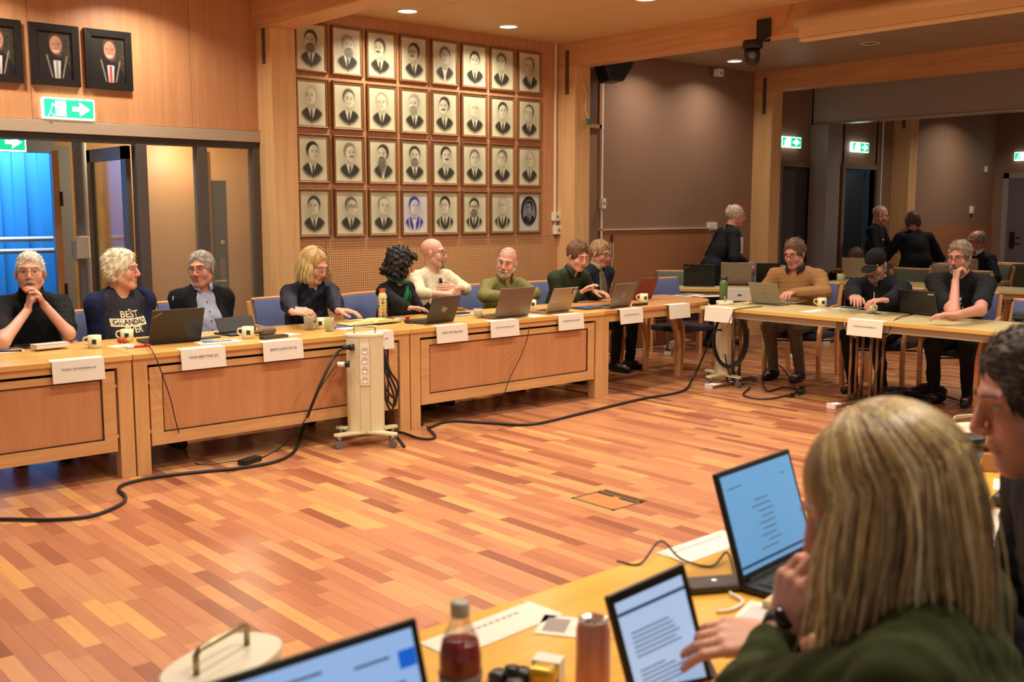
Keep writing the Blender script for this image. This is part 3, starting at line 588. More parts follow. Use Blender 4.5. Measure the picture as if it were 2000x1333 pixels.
for i in range(3): fold_table(a+dv*1.4*i, a+dv*1.4*(i+1), .7, ['far laminate table with pale laptop and cup in the next room', 'far laminate table with flat papers beside the person with turned back', 'far laminate table beside green chair backs in the next room'][i])
# near tables on the camera's side (panel tables seen from above)
NEAR = wood('near_top', 'd9a23f', 'e2b04c', 'x', .25, 2.)
for i, (xa, xb) in enumerate(((-.55, 1.45), (1.45, 3.45), (3.45, 5.2))):
    t = thing('conference_table', ['yellow beech table carrying the bottle and open laptop in the foreground', 'yellow beech table carrying the black laptop before the person in the olive sweater', 'yellow beech table carrying the steel tumbler'][i], 'table', (xa, .82, 0))
    MB().box(.001, xb-xa-.001, 0, .82, TZ-.032, TZ).build('table_top', NEAR, t, bevel=.003); MB().box(.09, xb-xa-.09, .79, .81, .2, TZ-.14).build('front_panel', PANV, t); MB().box(.085, xb-xa-.085, .79, .815, TZ-.11, TZ-.032).build('front_rail', V2, t)
    for aa in (.002, xb-xa-.087):
        for yy in (.02, .72): MB().box(aa, aa+.085, yy, yy+.085, 0, TZ-.032).build('leg', V2z, t)

# ------------------------------------------------------------------ chairs
BLUEF = mat('blue_upholstery', '5a6690', .85, bump=.25, bscale=400, noise=.06, nscale=30); GREENF = mat('green_upholstery', '5e6a58', .85, bump=.25, bscale=400); SEATF = mat('dark_seat', '2a2733', .85, bump=.2, bscale=300)
CW = wood('chair_beech', 'c98d56', 'd69c64', 'z', .35)
def make_chair(fab):
    t = thing('armchair', 'chair', 'chair')
    for s in (-1, 1):
        pts = [(s*.27, -.22, 0), (s*.27, -.25, .25), (s*.27, -.24, .45), (s*.27, -.19, .57), (s*.27, -.09, .645), (s*.27, .05, .665), (s*.265, .2, .67)]
        q = MB(); n = len(pts); rings = []
        for i, p in enumerate(pts):
            a_, b_ = np.array(pts[max(i-1, 0)]), np.array(pts[min(i+1, n-1)]); d = (b_-a_)/np.linalg.norm(b_-a_); nn = np.array([0, -d[2], d[1]]); w_ = .024
            rings.append([np.array(p)+nn*w_+[-.017, 0, 0], np.array(p)+nn*w_+[.017, 0, 0], np.array(p)-nn*w_+[.017, 0, 0], np.array(p)-nn*w_+[-.017, 0, 0]])
        q.ring(rings); q.build('front_leg_armrest', CW, t, bevel=.005)
        MB().ring([[(s*.25-.017, y-.02, z), (s*.25+.017, y-.02, z), (s*.25+.017, y+.02, z), (s*.25-.017, y+.02, z)] for y, z in ((.27, 0), (.23, .42), (.24, .66), (.3, .87))]).build('rear_leg', CW, t, bevel=.004)
    MB().box(-.245, .245, -.23, .20, .375, .432).build('seat', SEATF, t, bevel=.02, seg=3)
    q = MB(); rr = []
    for z, y in ((.5, .2), (.6, .215), (.75, .24), (.88, .275)):
        rr.append([(x, y+.03*(x/.23)**2*-1+o_, z) for o_, xsn in ((0, (-.235, -.12, 0, .12, .235)), (.035, (.235, .12, 0, -.12, -.235))) for x in xsn])
    q.ring(rr); q.build('backrest', fab, t, True, bevel=.008)
    e = MB(); e.tube([(x, .275+.018-.03*(x/.235)**2, .884) for x in np.linspace(-.245, .245, 9)], .014, 8); e.build('back_top_rail', CW, t, True)
    MB().tube([(-.24, -.15, .34), (.24, .18, .34)], .008, 6).build('cross_bar', BLACK, t)
    return t
proto = {'blue': make_chair(BLUEF), 'green': make_chair(GREENF)}; used = set()
def chair(x, y, rz, label, fab='blue', group=None, z=0):
    o = proto[fab] if fab not in used else copy_tree(proto[fab]); used.add(fab)
    o.location = (x, y, z); o.rotation_euler = (0, 0, rz); tag(o, label, 'chair', group); return o
# ------------------------------------------------------------------ people: implicit surfaces meshed with surface nets
def unit(v): v = np.asarray(v, float); return v/(np.linalg.norm(v)+1e-12)
def rotm(rx=0, ry=0, rz=0): return np.array(Matrix.Rotation(rz, 3, 'Z') @ Matrix.Rotation(rx, 3, 'X') @ Matrix.Rotation(ry, 3, 'Y'))
def Cc(a, b, ra, rb=None, k=.02, cut=False): return ('c', np.asarray(a, float), np.asarray(b, float), ra, ra if rb is None else rb, k, cut)
def El(c, r, Rm=None, k=.02, cut=False): return ('e', np.asarray(c, float), np.asarray(r, float), np.eye(3) if Rm is None else Rm, k, cut)
def pdist(p, P):
    if p[0] == 'c':
        a, b, ra, rb = p[1:5]; ba = b-a; L2 = ba@ba+1e-12; d = P-a; t = np.clip((d@ba)/L2, 0, 1)
        return np.sqrt(((d-t[..., None]*ba)**2).sum(-1)) - (ra+t*(rb-ra))
    c, r, Rm = p[1:4]; q = (P-c)@Rm; k0 = np.sqrt(((q/r)**2).sum(-1)); k1 = np.sqrt(((q/(r*r))**2).sum(-1))+1e-9
    return np.where(k0 < 1e-6, -r.min(), k0*(k0-1)/k1)
def pbox(p):
    if p[0] == 'c': r = max(p[3], p[4]); return np.minimum(p[1], p[2])-r, np.maximum(p[1], p[2])+r
    e = np.sqrt(((p[3]*p[2])**2).sum(1)); return p[1]-e, p[1]+e
def grow(prims, t): return [(p[0], p[1], p[2], p[3]+t, p[4]+t, p[5], p[6]) if p[0] == 'c' else ('e', p[1], p[2]+t, p[3], p[4], p[5]) for p in prims]
def smin(a, b, k): h = np.clip(.5+.5*(b-a)/k, 0, 1); return b*(1-h)+a*h-k*h*(1-h)
def field(prims, lo, hi, h):
    n = np.maximum(np.ceil((hi-lo)/h).astype(int)+1, 2); ax = [lo[i]+h*np.arange(n[i]) for i in range(3)]; F = np.full(tuple(n), .3)
    for p in prims:
        k = p[-2]; a, b = pbox(p); m = k+2.5*h; i0 = np.maximum(np.floor((a-m-lo)/h).astype(int), 0); i1 = np.minimum(np.ceil((b+m-lo)/h).astype(int)+1, n)
        if (i1 <= i0).any(): continue
        P = np.stack(np.meshgrid(*[ax[i][i0[i]:i1[i]] for i in range(3)], indexing='ij'), -1); d = pdist(p, P); s = (slice(i0[0], i1[0]), slice(i0[1], i1[1]), slice(i0[2], i1[2]))
        F[s] = -smin(-F[s], d, k) if p[-1] else smin(F[s], d, k)
    return F
def nets(F, lo, h):
    S = F < 0; n = np.array(F.shape); c = np.zeros(tuple(n-1), np.int8)
    offs = [(i, j, k) for i in (0, 1) for j in (0, 1) for k in (0, 1)]
    sub = lambda A, o: A[o[0]:n[0]-1+o[0], o[1]:n[1]-1+o[1], o[2]:n[2]-1+o[2]]
    for o in offs: c += sub(S, o)
    I = np.argwhere((c > 0) & (c < 8))
    if len(I) == 0: return np.zeros((0, 3)), np.zeros((0, 4), int)
    pos = np.zeros((len(I), 3)); cnt = np.zeros(len(I)); val = {o: F[I[:, 0]+o[0], I[:, 1]+o[1], I[:, 2]+o[2]] for o in offs}
    for o in offs:
        for ax in range(3):
            if o[ax]: continue
            q = list(o); q[ax] = 1; q = tuple(q); fa, fb = val[o], val[q]; x = (fa < 0) != (fb < 0)
            t = np.where(x, fa/np.where(x, fa-fb, 1), 0); pt = np.tile(np.array(o, float), (len(I), 1)); pt[:, ax] = t
            pos += pt*x[:, None]; cnt += x
    V = lo+h*(I+pos/cnt[:, None]); idx = np.full(tuple(n-1), -1); idx[tuple(I.T)] = np.arange(len(I)); Q = []
    for ax in range(3):
        b_, c_ = [(1, 2), (2, 0), (0, 1)][ax]; sl0 = [slice(None)]*3; sl1 = [slice(None)]*3; sl0[ax] = slice(0, n[ax]-1); sl1[ax] = slice(1, n[ax])
        E_ = np.argwhere(S[tuple(sl0)] != S[tuple(sl1)]); E_ = E_[(E_[:, b_] > 0) & (E_[:, c_] > 0) & (E_[:, b_] < n[b_]-1) & (E_[:, c_] < n[c_]-1)]
        ins = S[tuple(E_.T)]; e = np.eye(3, dtype=int)
        g = lambda db, dc: idx[tuple((E_-db*e[b_]-dc*e[c_]).T)]
        q = np.stack([g(1, 1), g(0, 1), g(0, 0), g(1, 0)], 1); q[~ins] = q[~ins][:, ::-1]; Q.append(q)
    return V, np.concatenate(Q)
def bounds(prims, m=.02):
    B = [pbox(p) for p in prims if not p[-1]]; return np.min([b[0] for b in B], 0)-m, np.max([b[1] for b in B], 0)+m
def surface(prims, h, fine=()):        # fine: list of (lo, hi, h) boxes meshed more finely, one continuous figure
    lo, hi = bounds(prims, 2*h); V, Q = nets(field(prims, lo, hi, h), lo, h)
    for (l, u, hf) in fine:
        ins = ((V > l+h*.9) & (V < u-h*.9)).all(1); Q = Q[~ins[Q].all(1)]
        v, q = nets(field(prims, l, u, hf), l, hf); Q = np.concatenate([Q, q+len(V)]); V = np.concatenate([V, v])
    return V, Q
def vmesh(name, V, Q, col=None):
    me = bpy.data.meshes.new(name); me.vertices.add(len(V)); me.vertices.foreach_set('co', np.asarray(V, np.float32).ravel())
    me.loops.add(len(Q)*4); me.polygons.add(len(Q)); me.loops.foreach_set('vertex_index', np.asarray(Q, np.int32).ravel())
    me.polygons.foreach_set('loop_start', np.arange(0, len(Q)*4, 4, dtype=np.int32)); me.polygons.foreach_set('loop_total', np.full(len(Q), 4, np.int32)) if False else None
    me.update(calc_edges=True); me.validate()
    if col is not None and len(me.vertices) == len(V):
        a = me.color_attributes.new('Col', 'FLOAT_COLOR', 'POINT'); a.data.foreach_set('color', np.concatenate([col, np.ones((len(V), 1))], 1).astype(np.float32).ravel())
    me.shade_smooth(); return me
def wob(V, amp, sc, seed=0):            # smooth cloth-like ripple
    r = np.random.RandomState(seed); o = np.zeros(len(V))
    for i in range(6):
        d = r.normal(size=3)*sc*(1+.6*i); o += np.sin(V@d+r.uniform(0, 6))/(1+.5*i)
    return o*amp/2
def vnormals(V, Q):
    N = np.zeros_like(V); f = np.cross(V[Q[:, 2]]-V[Q[:, 0]], V[Q[:, 3]]-V[Q[:, 1]])
    for i in range(4): np.add.at(N, Q[:, i], f)
    return N/(np.linalg.norm(N, axis=1)[:, None]+1e-12)
SKIN = bpy.data.materials.new('skin'); SKIN.use_nodes = True
def _sk():
    nt = SKIN.node_tree; b = nt.nodes['Principled BSDF']; a = nt.nodes.new('ShaderNodeAttribute'); a.attribute_name = 'Col'; nt.links.new(a.outputs['Color'], b.inputs['Base Color'])
    b.inputs['Roughness'].default_value = .48; b.inputs['Subsurface Weight'].default_value = .08; b.inputs['Subsurface Radius'].default_value = (.02, .008, .004)
_sk()
def cloth(name, c, rough=.85, bump=.3, bs=90., spec=.25): return mat('cloth_'+name, c, rough, noise=.06, nscale=25, bump=bump*.35, bscale=bs*3, spec=spec)
def hairm(name, c): return mat('hair_'+name, c, .5, noise=.35, nscale=40, bump=.6, bscale=120, stretch=(1, 1, .25))
EYEW = mat('eye_white', 'b5a598', .3); EYED = mat('eye_iris', '2c2420', .15)

def two_bone(S, W, l1, l2, pole):
    d = W-S; L_ = np.linalg.norm(d); u = d/L_
    if L_ > (l1+l2)*.998: L_ = (l1+l2)*.998; W = S+u*L_
    a = (l1*l1-l2*l2+L_*L_)/(2*L_); hgt = math.sqrt(max(l1*l1-a*a, 0)); pv = np.asarray(pole, float); pv = unit(pv-u*(pv@u)); return S+u*a+pv*hgt, W
def hand_prims(Wp, d, n, side, curl=.4, s=1., point=False):
    # wrist, direction to knuckles, palm normal; side=+1 left hand, -1 right hand
    d = unit(d); n = unit(np.asarray(n, float)-d*(np.asarray(n, float)@d)); x = np.cross(n, d)*side      # x: towards thumb side
    P = []; kn = []
    for i, (ox, ol) in enumerate(((.030, .086), (.010, .092), (-.011, .087), (-.031, .077))):
        k = Wp+(d*ol+x*ox)*s; kn.append(k); P.append(Cc(Wp+x*ox*.55*s+d*.01, k, .0145*s, .0125*s, .012))
    for i, k in enumerate(kn):
        ln = np.array([.043, .027, .021])*s*(.95, 1.05, 1., .8)[i]; ang = 0; p = k; c = curl*(1-.0*i) if not (point and i == 0) else .12
        r = np.array([.0098, .0088, .008, .007])*s*(1 if i < 3 else .88)
        for j in range(3):
            ang += (.75, 1.25, .8)[j]*c; dd = d*math.cos(ang)+n*math.sin(ang); q = p+dd*ln[j]; P.append(Cc(p, q, r[j], r[j+1], .004)); p = q
    t0 = Wp+(d*.022+x*.028)*s; t1 = t0+unit(d*.75+x*.62+n*.35)*.04*s; t2 = t1+unit(d*.95+x*.25+n*(.3+.4*curl))*.032*s; t3 = t2+unit(d+n*(.2+.6*curl)-x*.1)*.026*s
    P += [Cc(Wp+d*.01, t0, .014*s, .015*s, .012), Cc(t0, t1, .0145*s, .0115*s, .01), Cc(t1, t2, .0108*s, .0098*s, .004), Cc(t2, t3, .0095*s, .0075*s, .004)]
    return P
def head_prims(s=1., fat=0.):
    m = lambda *q: [v*s for v in q]; f = fat
    P = [El(m(0, .016, .036), m(.076, .096, .088), k=.02), El(m(0, -.022, -.042), m(.061+f, .068, .084), k=.03), El(m(0, -.066, -.102), m(.027, .022, .02), k=.025)]
    for q in (-1, 1):
        P += [Cc(m(q*(.054+f), .002, -.055), m(q*.02, -.066, -.1), .02*s, .016*s, .025), El(m(q*.04, -.058, -.028), m(.026+f, .024, .03), k=.02),
              Cc(m(q*.012, -.084, .036), m(q*.05, -.068, .032), .009*s, .0075*s, .02), El(m(q*.078, .012, -.008), m(.009, .022, .033), rotm(rz=q*.45), k=.006), El(m(q*.013, -.099, -.031), m(.0095, .011, .0085), k=.006)]
    P += [Cc(m(0, -.088, .022), m(0, -.109, -.024), .0085*s, .0125*s, .010), Cc(m(-.015, -.085, -.06), m(.015, -.085, -.06), .0085*s, .0085*s, .008), Cc(m(-.012, -.084, -.073), m(.012, -.084, -.073), .0085*s, .0085*s, .008)]
    for q in (-1, 1): P.append(El(m(q*.031, -.094, .011), m(.017, .0105, .0095), k=.010, cut=True))
    return P
def xf(prims, Rm, o):
    return [(p[0], Rm@p[1]+o, Rm@p[2]+o)+p[3:] if p[0] == 'c' else ('e', Rm@p[1]+o, p[2], Rm@p[3])+p[4:] for p in prims]
def tufts(mb, pts, nrm, dirs, ln, r, rs, lift=.12):
    for p, n, d in zip(pts, nrm, dirs):
        l = ln*rs.uniform(.6, 1.3); e1 = p+n*r*.6+d*l*.5+n*l*lift; e2 = p+d*l+n*l*rs.uniform(-.5, 1.5)*lift; mb.tube([p-n*r, e1, e2], [r, r*.85, r*.15], 4)

class Person: pass
def person(label, loc, rz, sp):
    """sp: dict of pose and dress. Local frame: faces -y, left = +x, z up, origin on the floor under the pelvis."""
    g = sp.get; s = g('s', 1.); t = thing('person', label, 'person', loc, rz, None)
    Rz = np.array(Matrix.Rotation(-rz, 3, 'Z')); loc = np.array([float(q) for q in loc])      # loc: world point of the crown
    stand = g('stand', False); hz = (.93 if stand else .545)*g('leg', 1.); lean = R_(g('lean', 8)); side = R_(g('side', 0)); tw = R_(g('twist', 0))
    up = np.array([math.sin(side), -math.sin(lean), math.cos(lean)*math.cos(side)]); up = unit(up)
    crown = float(loc[2]); hs = g('hs', 1.04); hip = np.array([0, 0, hz])
    hp = R_(g('pitch', 0)); hy = R_(g('hyaw', 0)); hr = R_(g('roll', 0)); Rh = rotm(rz=hy)@rotm(ry=hr)@rotm(rx=hp)     # pitch>0 looks down
    hc_z = crown-.122*hs; nl = g('nlen', .155); Ls = (hc_z-nl*hs-hz)/up[2]; neck = hip+up*Ls; head = neck+np.array([0, -.02-.05*math.sin(lean), nl*hs])+np.array([up[0], up[1], 0])*.06+Rh@np.array([0, -.03*math.sin(hp), 0])
    off = Rz.T@head; L0 = np.array([loc[0]-off[0], loc[1]-off[1], 0.]); t.location = L0; W2L = lambda p: Rz@(np.asarray(p, float)-L0)
    rt = np.array([math.cos(tw), math.sin(tw), 0]); rt = unit(rt-up*(rt@up)); fw = np.cross(rt, up)*1.; fw = -unit(np.cross(up, rt)) ; sw = g('sw', .178)*s; bel = g('belly', 0.)
    Rt = np.stack([rt, -fw, up], 1)
    sh = {q: neck-up*.055+rt*q*sw-fw*-.0 for q in (1, -1)}
    tor = [El(neck-up*.20+fw*.005, np.array([.155*s, .105+bel*.3, .20]), Rt, .05), El(hip+up*.17+fw*bel*.6, np.array([.15*s+bel*.5, .11+bel, .17]), Rt, .06), El(hip+up*.02, np.array([.165*s, .125, .098]), Rt, .05),
           Cc(sh[1], sh[-1], .058*s, .058*s, .05)]
    if g('bust'): tor += [El(neck-up*.24+rt*q*.075+fw*.085, np.array([.07, .06, .07])*g('bust'), Rt, .03) for q in (1, -1)]
    trap = [Cc(neck+up*.03-fw*.01, sh[q]+up*.018-rt*q*.03, .042*s, .036*s, .045) for q in (1, -1)]
    arm = {}; hands = []; boxes = []; fore = {}
    for q, nm in ((1, 'L'), (-1, 'R')):
        a = g('arm'+nm, {}); wr = a.get('w'); wr = W2L(wr) if wr is not None else np.array(a.get('wl', (q*.2, -.38, .78)), float)
        l1, l2 = .285*s, .255*s
        if a.get('e') is not None or a.get('el') is not None: el = W2L(a['e']) if a.get('e') is not None else np.array(a['el'], float)
        else: el, wr = two_bone(sh[q], wr, l1, l2, a.get('pole', (q*.8, .5, -.6)))
        arm[q] = (sh[q], el, wr); d = a.get('d'); d = Rz@np.asarray(d, float) if d is not None else (wr-el); n = a.get('n'); n = Rz@np.asarray(n, float) if n is not None else np.array([0, 0, -1.]) if not stand else np.array([-q, 0, 0.])
        hp_ = hand_prims(wr, d, n, q, a.get('curl', .35), g('hnd', 1.)*s*.98, a.get('point', False)); hands += hp_; b0, b1 = bounds(hp_, .014); boxes.append((b0, b1, g('hh', .0048)))
    armp = []
    for q in (1, -1):
        S_, E_, W_ = arm[q]; armp += [Cc(S_, E_, .050*s, .041*s, .035), Cc(E_, W_, .041*s, .026*s, .02)]
    # legs
    legs = []; feet = []
    for q, nm in ((1, 'L'), (-1, 'R')):
        hj = hip+np.array([q*.09, 0, -.02 if not stand else -.03]); kn = g('knee'+nm); an = g('ank'+nm)
        if stand: kn = np.array(kn if kn is not None else (q*.1, -.02, .50)); an = np.array(an if an is not None else (q*.1, .03, .09))
        else: ks = g('ks', .13); fy = g('fy', -.38); kn = np.array(kn if kn is not None else (q*ks, -.41, .505)); an = np.array(an if an is not None else (q*ks, fy, .09))
        legs += [Cc(hj, kn, .08, .057, .03), Cc(kn, an, .055, .036, .02)]; feet.append((q, an, unit(np.array([an[0]-hj[0]*.9, -1, 0])*[.3, 1, 0])))
    H = xf(head_prims(hs, g('fat', 0.)), Rh, head)
    nk = [Cc(neck-up*.03, head+Rh@np.array([0, .022, -.05])*hs, .058*s, .052*hs, .025)]
    body = grow(tor, -.014)+grow(trap, -.006)+nk+armp+hands+legs+[Cc(a+[0, 0, -.04], a+[0, 0, -.04]+f*.12, .03, .028, .02) for q, a, f in feet]+H
    hb = (head-[.14]*3-np.array([0, 0, .03]), head+[.14]*3+np.array([0, 0, .01]), g('fh', .0055))
    V, Q = surface(body, .013, [hb]+boxes)
    sk = np.array(hexc(g('skin', 'cf9a80'))[:3]); col = np.tile(sk, (len(V), 1)); hl = (V-head)@Rh/hs
    def tint(c0, r0, c, amt):
        nonlocal col; d = np.sqrt((((hl-np.array(c0))/np.array(r0))**2).sum(1)); w_ = (amt*np.clip(1.3-d, 0, 1))[:, None]; col = col*(1-w_)+np.array(c)*w_
    red = sk*np.array([1.0, .62, .6]); tint((0, -.105, -.022), (.022, .03, .02), red, .55)
    for q in (-1, 1): tint((q*.042, -.08, -.025), (.028, .03, .026), red, .45); tint((q*.08, .01, -.01), (.02, .04, .04), red, .5); tint((q*.031, -.088, .008), (.022, .03, .011), sk*.6, .35); tint((q*.03, -.09, -.012), (.02, .02, .008), sk*.65, .35)
    tint((0, -.093, -.060), (.022, .015, .009), sk*np.array([.72, .42, .42]), .8); tint((0, -.093, -.074), (.02, .015, .009), sk*np.array([.8, .48, .46]), .8); tint((0, -.09, -.0668), (.024, .02, .0022), sk*.3, .8)
    if g('stub'): tint((0, -.06, -.085), (.07, .06, .045), np.array(hexc(g('stub'))[:3]), .55)
    mkobj('body', vmesh('body', V, Q, col), SKIN, t)
    # eyes, brows
    for q in (-1, 1):
        e = MB(); c = np.array([q*.031, -.0735, .011])*hs; n_ = 8; 
        for k0, k1, nm, m_ in ((-1.5, .62, 'eye', EYEW),):
            e.ring([[head+Rh@(c+hs*.0125*np.array([math.cos(a)*math.cos(b), -math.sin(b), math.sin(a)*math.cos(b)*g('eyeopen', .5)])) for a in np.linspace(0, 2*math.pi, 10, False)] for b in np.linspace(-.6, 1.05, 6)]); eo = e.build('eye', m_, t, True)
        i_ = MB(); i_.ring([[head+Rh@(c+hs*.0130*np.array([math.cos(a)*math.cos(b), -math.sin(b), math.sin(a)*math.cos(b)*g('eyeopen', .5)])) for a in np.linspace(0, 2*math.pi, 10, False)] for b in (1.02, 1.2, 1.5)]); i_.build('iris', EYED, eo, True)
        br = MB(); br.tube([head+Rh@(np.array([q*x, y, z])*hs) for x, y, z in ((.014, -.0945, .033), (.03, -.0905, .038), (.044, -.080, .037), (.054, -.069, .030))], [.003*hs, .004*hs, .0035*hs, .002*hs], 6, flat=.8); br.build('eyebrow', hairm(g('brow', 'a09080'), g('brow', 'a09080')), t, True)
    mo = MB(); mo.tube([head+Rh@(np.array(p)*hs) for p in ((-.024, -.083, -.069), (-.012, -.0915, -.0668), (0, -.0935, -.0675), (.012, -.0915, -.0668), (.024, -.083, -.069))], [.0012*hs, .0022*hs, .0022*hs, .0022*hs, .0012*hs], 6); mo.build('mouth', mat('mouth_line', '7a3a32', .5), t, True)
    # clothing
    seed = int(abs(loc[0]*97+loc[1]*31)*10) % 9999
    def garment(name, prims, h, m, amp=.004, sc=38, cuts=()):
        V, Q = surface(prims+list(cuts), h); V = V+vnormals(V, Q)*wob(V, amp, sc, seed)[:, None]; return mkobj(name, vmesh(name, V, Q), m, t)
    slv = g('sleeve', 1.); top = list(tor)+list(trap)+[Cc(hip+np.array([q*.07, 0, -.02]), hip+np.array([q*.1, -.03, -g('skirt')]), .13, .14, .05) for q in (1, -1) if g('skirt')]; sleeve = []; cuff = []
    for q in (1, -1):
        S_, E_, W_ = arm[q]
        if slv <= .5: sleeve.append(Cc(S_, S_+(E_-S_)*slv*2*.92, .064*s, .06*s, .03))
        else:
            fr_ = (slv-.5)*2*.95; W2 = E_+(W_-E_)*fr_; sleeve += [Cc(S_, E_, .062*s, .056*s, .03), Cc(E_, W2, .056*s, (.054+(.038-.054)*fr_)*s, .015)]; cuff.append((E_+(W2-E_)*.96, W2+unit(W_-E_)*.03))
    nf = neck+fw*.02
    ncut = [El(head+Rh@np.array([0, .02, -.05])*0+neck+up*.085-fw*-.0, np.array([.068, .07, .075])*g('ncut', 1.), Rt, .01, True)]
    vn = g('vneck', 0.)
    if vn: ncut.append(Cc(neck+fw*.09+up*.05, neck+fw*.13-up*vn, .045, .008, .008, True))
    garment(g('topname', 'shirt'), top+sleeve, g('gh', .0095), cloth(*g('shirt')), g('wr', .005), g('wsc', 30), ncut)
    if g('outer'):
        oc = [Cc(neck+fw*.11+up*.06, hip+fw*(.15+1.6*bel)-up*.02, g('open', .06)*1.0, g('open', .06)*1.2, .012, True)]+[El(neck+up*.085, np.array([.074, .078, .08]), Rt, .01, True)]
        garment(g('outername', 'cardigan'), grow(top, .012)+grow(sleeve, .010), .010, cloth(*g('outer')), .006, 26, oc)
    if g('collar'):
        q = MB(); rr = [[], [], [], []]; n_ = 20; cx = neck+up*.045+fw*.012
        for k_ in range(n_+1):
            a_ = R_(-90+28)+(2*math.pi-R_(56))*k_/n_; dr = rt*math.cos(a_)+fw*-math.sin(a_); dip = -.03*max(0, -math.sin(a_))
            for j, (r_, z_) in enumerate(((.066, .028), (.070, .034), (.081, -.012), (.076, -.014))): rr[j].append(cx+dr*r_*s+up*(z_+dip+(-.018 if j > 1 and k_ in (0, n_) else 0)))
        V_ = [p for r in rr for p in r]; m_ = n_+1; F_ = [(j*m_+k_, j*m_+k_+1, (j+1)*m_+k_+1, (j+1)*m_+k_) for j in range(3) for k_ in range(n_)]
        q.add(V_, F_); o = q.build('collar', cloth(*g('collar')), t, True); md = o.modifiers.new('thick', 'SOLIDIFY'); md.thickness = .003
    # trousers and shoes
    tr = [El(hip+up*.0, np.array([.175*s, .135, .10]), None, .05)]+grow(legs, .010)
    garment('trousers', tr, .013, cloth(*g('pants', ('black_trousers', '1b1a1c'))), .006, 24)
    for q, a, f in feet:
        z = a[2]-.09; b0 = a*[1, 1, 0]+np.array([0, 0, z]); P = [Cc(b0-f*.04+[0, 0, .045], b0+f*.07+[0, 0, .045], .042, .04, .03), Cc(b0+f*.07+[0, 0, .035], b0+f*.16+[0, 0, .03], .04, .034, .03), Cc(b0+[0, 0, .06], b0+[0, 0, .11], .042, .044, .03)]
        V, Q = surface(P, .011); V[:, 2] = np.maximum(V[:, 2], z+.001); mkobj('shoe', vmesh('shoe', V, Q), mat('shoe_'+g('shoe', '15130f'), g('shoe', '15130f'), .5), t)
    # hair
    rs = np.random.RandomState(seed); ht = g('hair'); loc2 = lambda p: head+Rh@(np.asarray(p, float)*hs)
    def hx(prims): return xf([(p[0], p[1]*hs, p[2]*hs, p[3]*hs, p[4]*hs, p[5], p[6]) if p[0] == 'c' else ('e', p[1]*hs, p[2]*hs, p[3], p[4], p[5]) for p in prims], Rh, head)
    hm = hairm(*g('hairc', ('grey', '9a9088')))
    if ht in ('short', 'side', 'fringe', 'full'):
        th_ = g('hthick', .012)*.75; P = [El((0, .018, .038), (.077+th_, .097+th_, .089+th_*1.1), k=.01)]
        if ht != 'fringe': P.append(El((0, -.02, .09), (.06, .05, .03+th_), k=.02))
        if ht == 'full': P += [El((q*.07, .03, -.01), (.03, .06, .06), k=.02) for q in (-1, 1)]
        # carve the face, the ears and the nape
        P += [El((0, -.125, -.015), (.088, .088, .112), k=.012, cut=True), El((0, .03, -.145), (.12, .16, .085), k=.01, cut=True)]
        P += [El((q*.095, -.03, -.035), (.03, .052, .05), k=.008, cut=True) for q in (-1, 1)]
        if ht == 'fringe': P.append(El((0, -.03, .12), (.075, .12, .09), k=.015, cut=True))
        V, Q = surface(hx(P), .006); V = V+vnormals(V, Q)*wob(V, .004, 120, seed)[:, None]; mkobj('hair', vmesh('hair', V, Q), hm, t)
        N_ = vnormals(V, Q); hl_ = (V-head)@Rh; pick = rs.choice(len(V), min(len(V), g('ntuft', 480)), False); outer_ = ((N_[pick]*(V[pick]-head)).sum(1) > .03); pick = pick[outer_]
        cd_ = np.array(g('comb', (0.15, .9, .05))); dirs = []
        for i in pick: d_ = Rh@(cd_*np.array([np.sign(hl_[i, 0]) if g('comb') is None else 1, 1, 1])); d_ = d_-N_[i]*(d_@N_[i]); dirs.append(unit(d_))
        q = MB(); tufts(q, V[pick], N_[pick], dirs, g('tuft', .017), g('tr', .0022), rs, g('lift', .045)); tag(q.build('hair_tufts', hm, t, True), kind='stuff')
    elif ht in ('bob', 'curly', 'long'):
        P = [El((0, .02, .04), (.092, .112, .105), k=.02)]
        if ht == 'bob':
            P += [Cc((q*.075, .015, .04), (q*.088, -.01, -.13), .036, .028, .03) for q in (-1, 1)]+[Cc((q*.045, .085, .0), (q*.05, .075, -.14), .042, .034, .03) for q in (-1, 1)]+[Cc((.02, -.075, .105), (.075, -.075, .03), .022, .02, .02), Cc((.01, -.07, .11), (-.07, -.075, .035), .024, .018, .02)]
        else:
            for i in range(34):
                a_ = rs.uniform(.15, math.pi-.15)*1.0; z_ = rs.uniform(-.1, .09); r_ = .098-.2*max(0, z_-.03); P.append(El((r_*math.cos(a_)*1.0, .015+r_*math.sin(a_)*1.05, z_), np.full(3, rs.uniform(.022, .034)), k=.008))
            P += [El((q*.082, -.025, z_), (.028, .035, .035), k=.01) for q in (-1, 1) for z_ in (.03, -.03, -.07)]+[El((q*.04, -.075, .09), (.045, .03, .03), k=.012) for q in (-1, 1)]
        P += [El((0, -.125, -.02), (.072 if ht == 'bob' else .066, .083, .115), k=.012, cut=True)]
        V, Q = surface(hx(P), .0065); V = V+vnormals(V, Q)*wob(V, .004 if ht == 'bob' else .008, 90, seed)[:, None]; mkobj('hair', vmesh('hair', V, Q), hm, t)
        N_ = vnormals(V, Q); pick = rs.choice(len(V), 700, False); pick = pick[((N_[pick]*(V[pick]-head)).sum(1) > .03)]; q = MB()
        tufts(q, V[pick], N_[pick], [unit((lambda dd: dd-N_[i]*(dd@N_[i]))(Rh@np.array([.5*np.sign(((V[i]-head)@Rh)[0]-.02), .25, -1.]))+rs.normal(size=3)*(.06 if ht == 'bob' else .7)) for i in pick], .02, .005, rs, .05); tag(q.build('hair_tufts', hairm(*g('hairc2', g('hairc'))), t, True), kind='stuff')
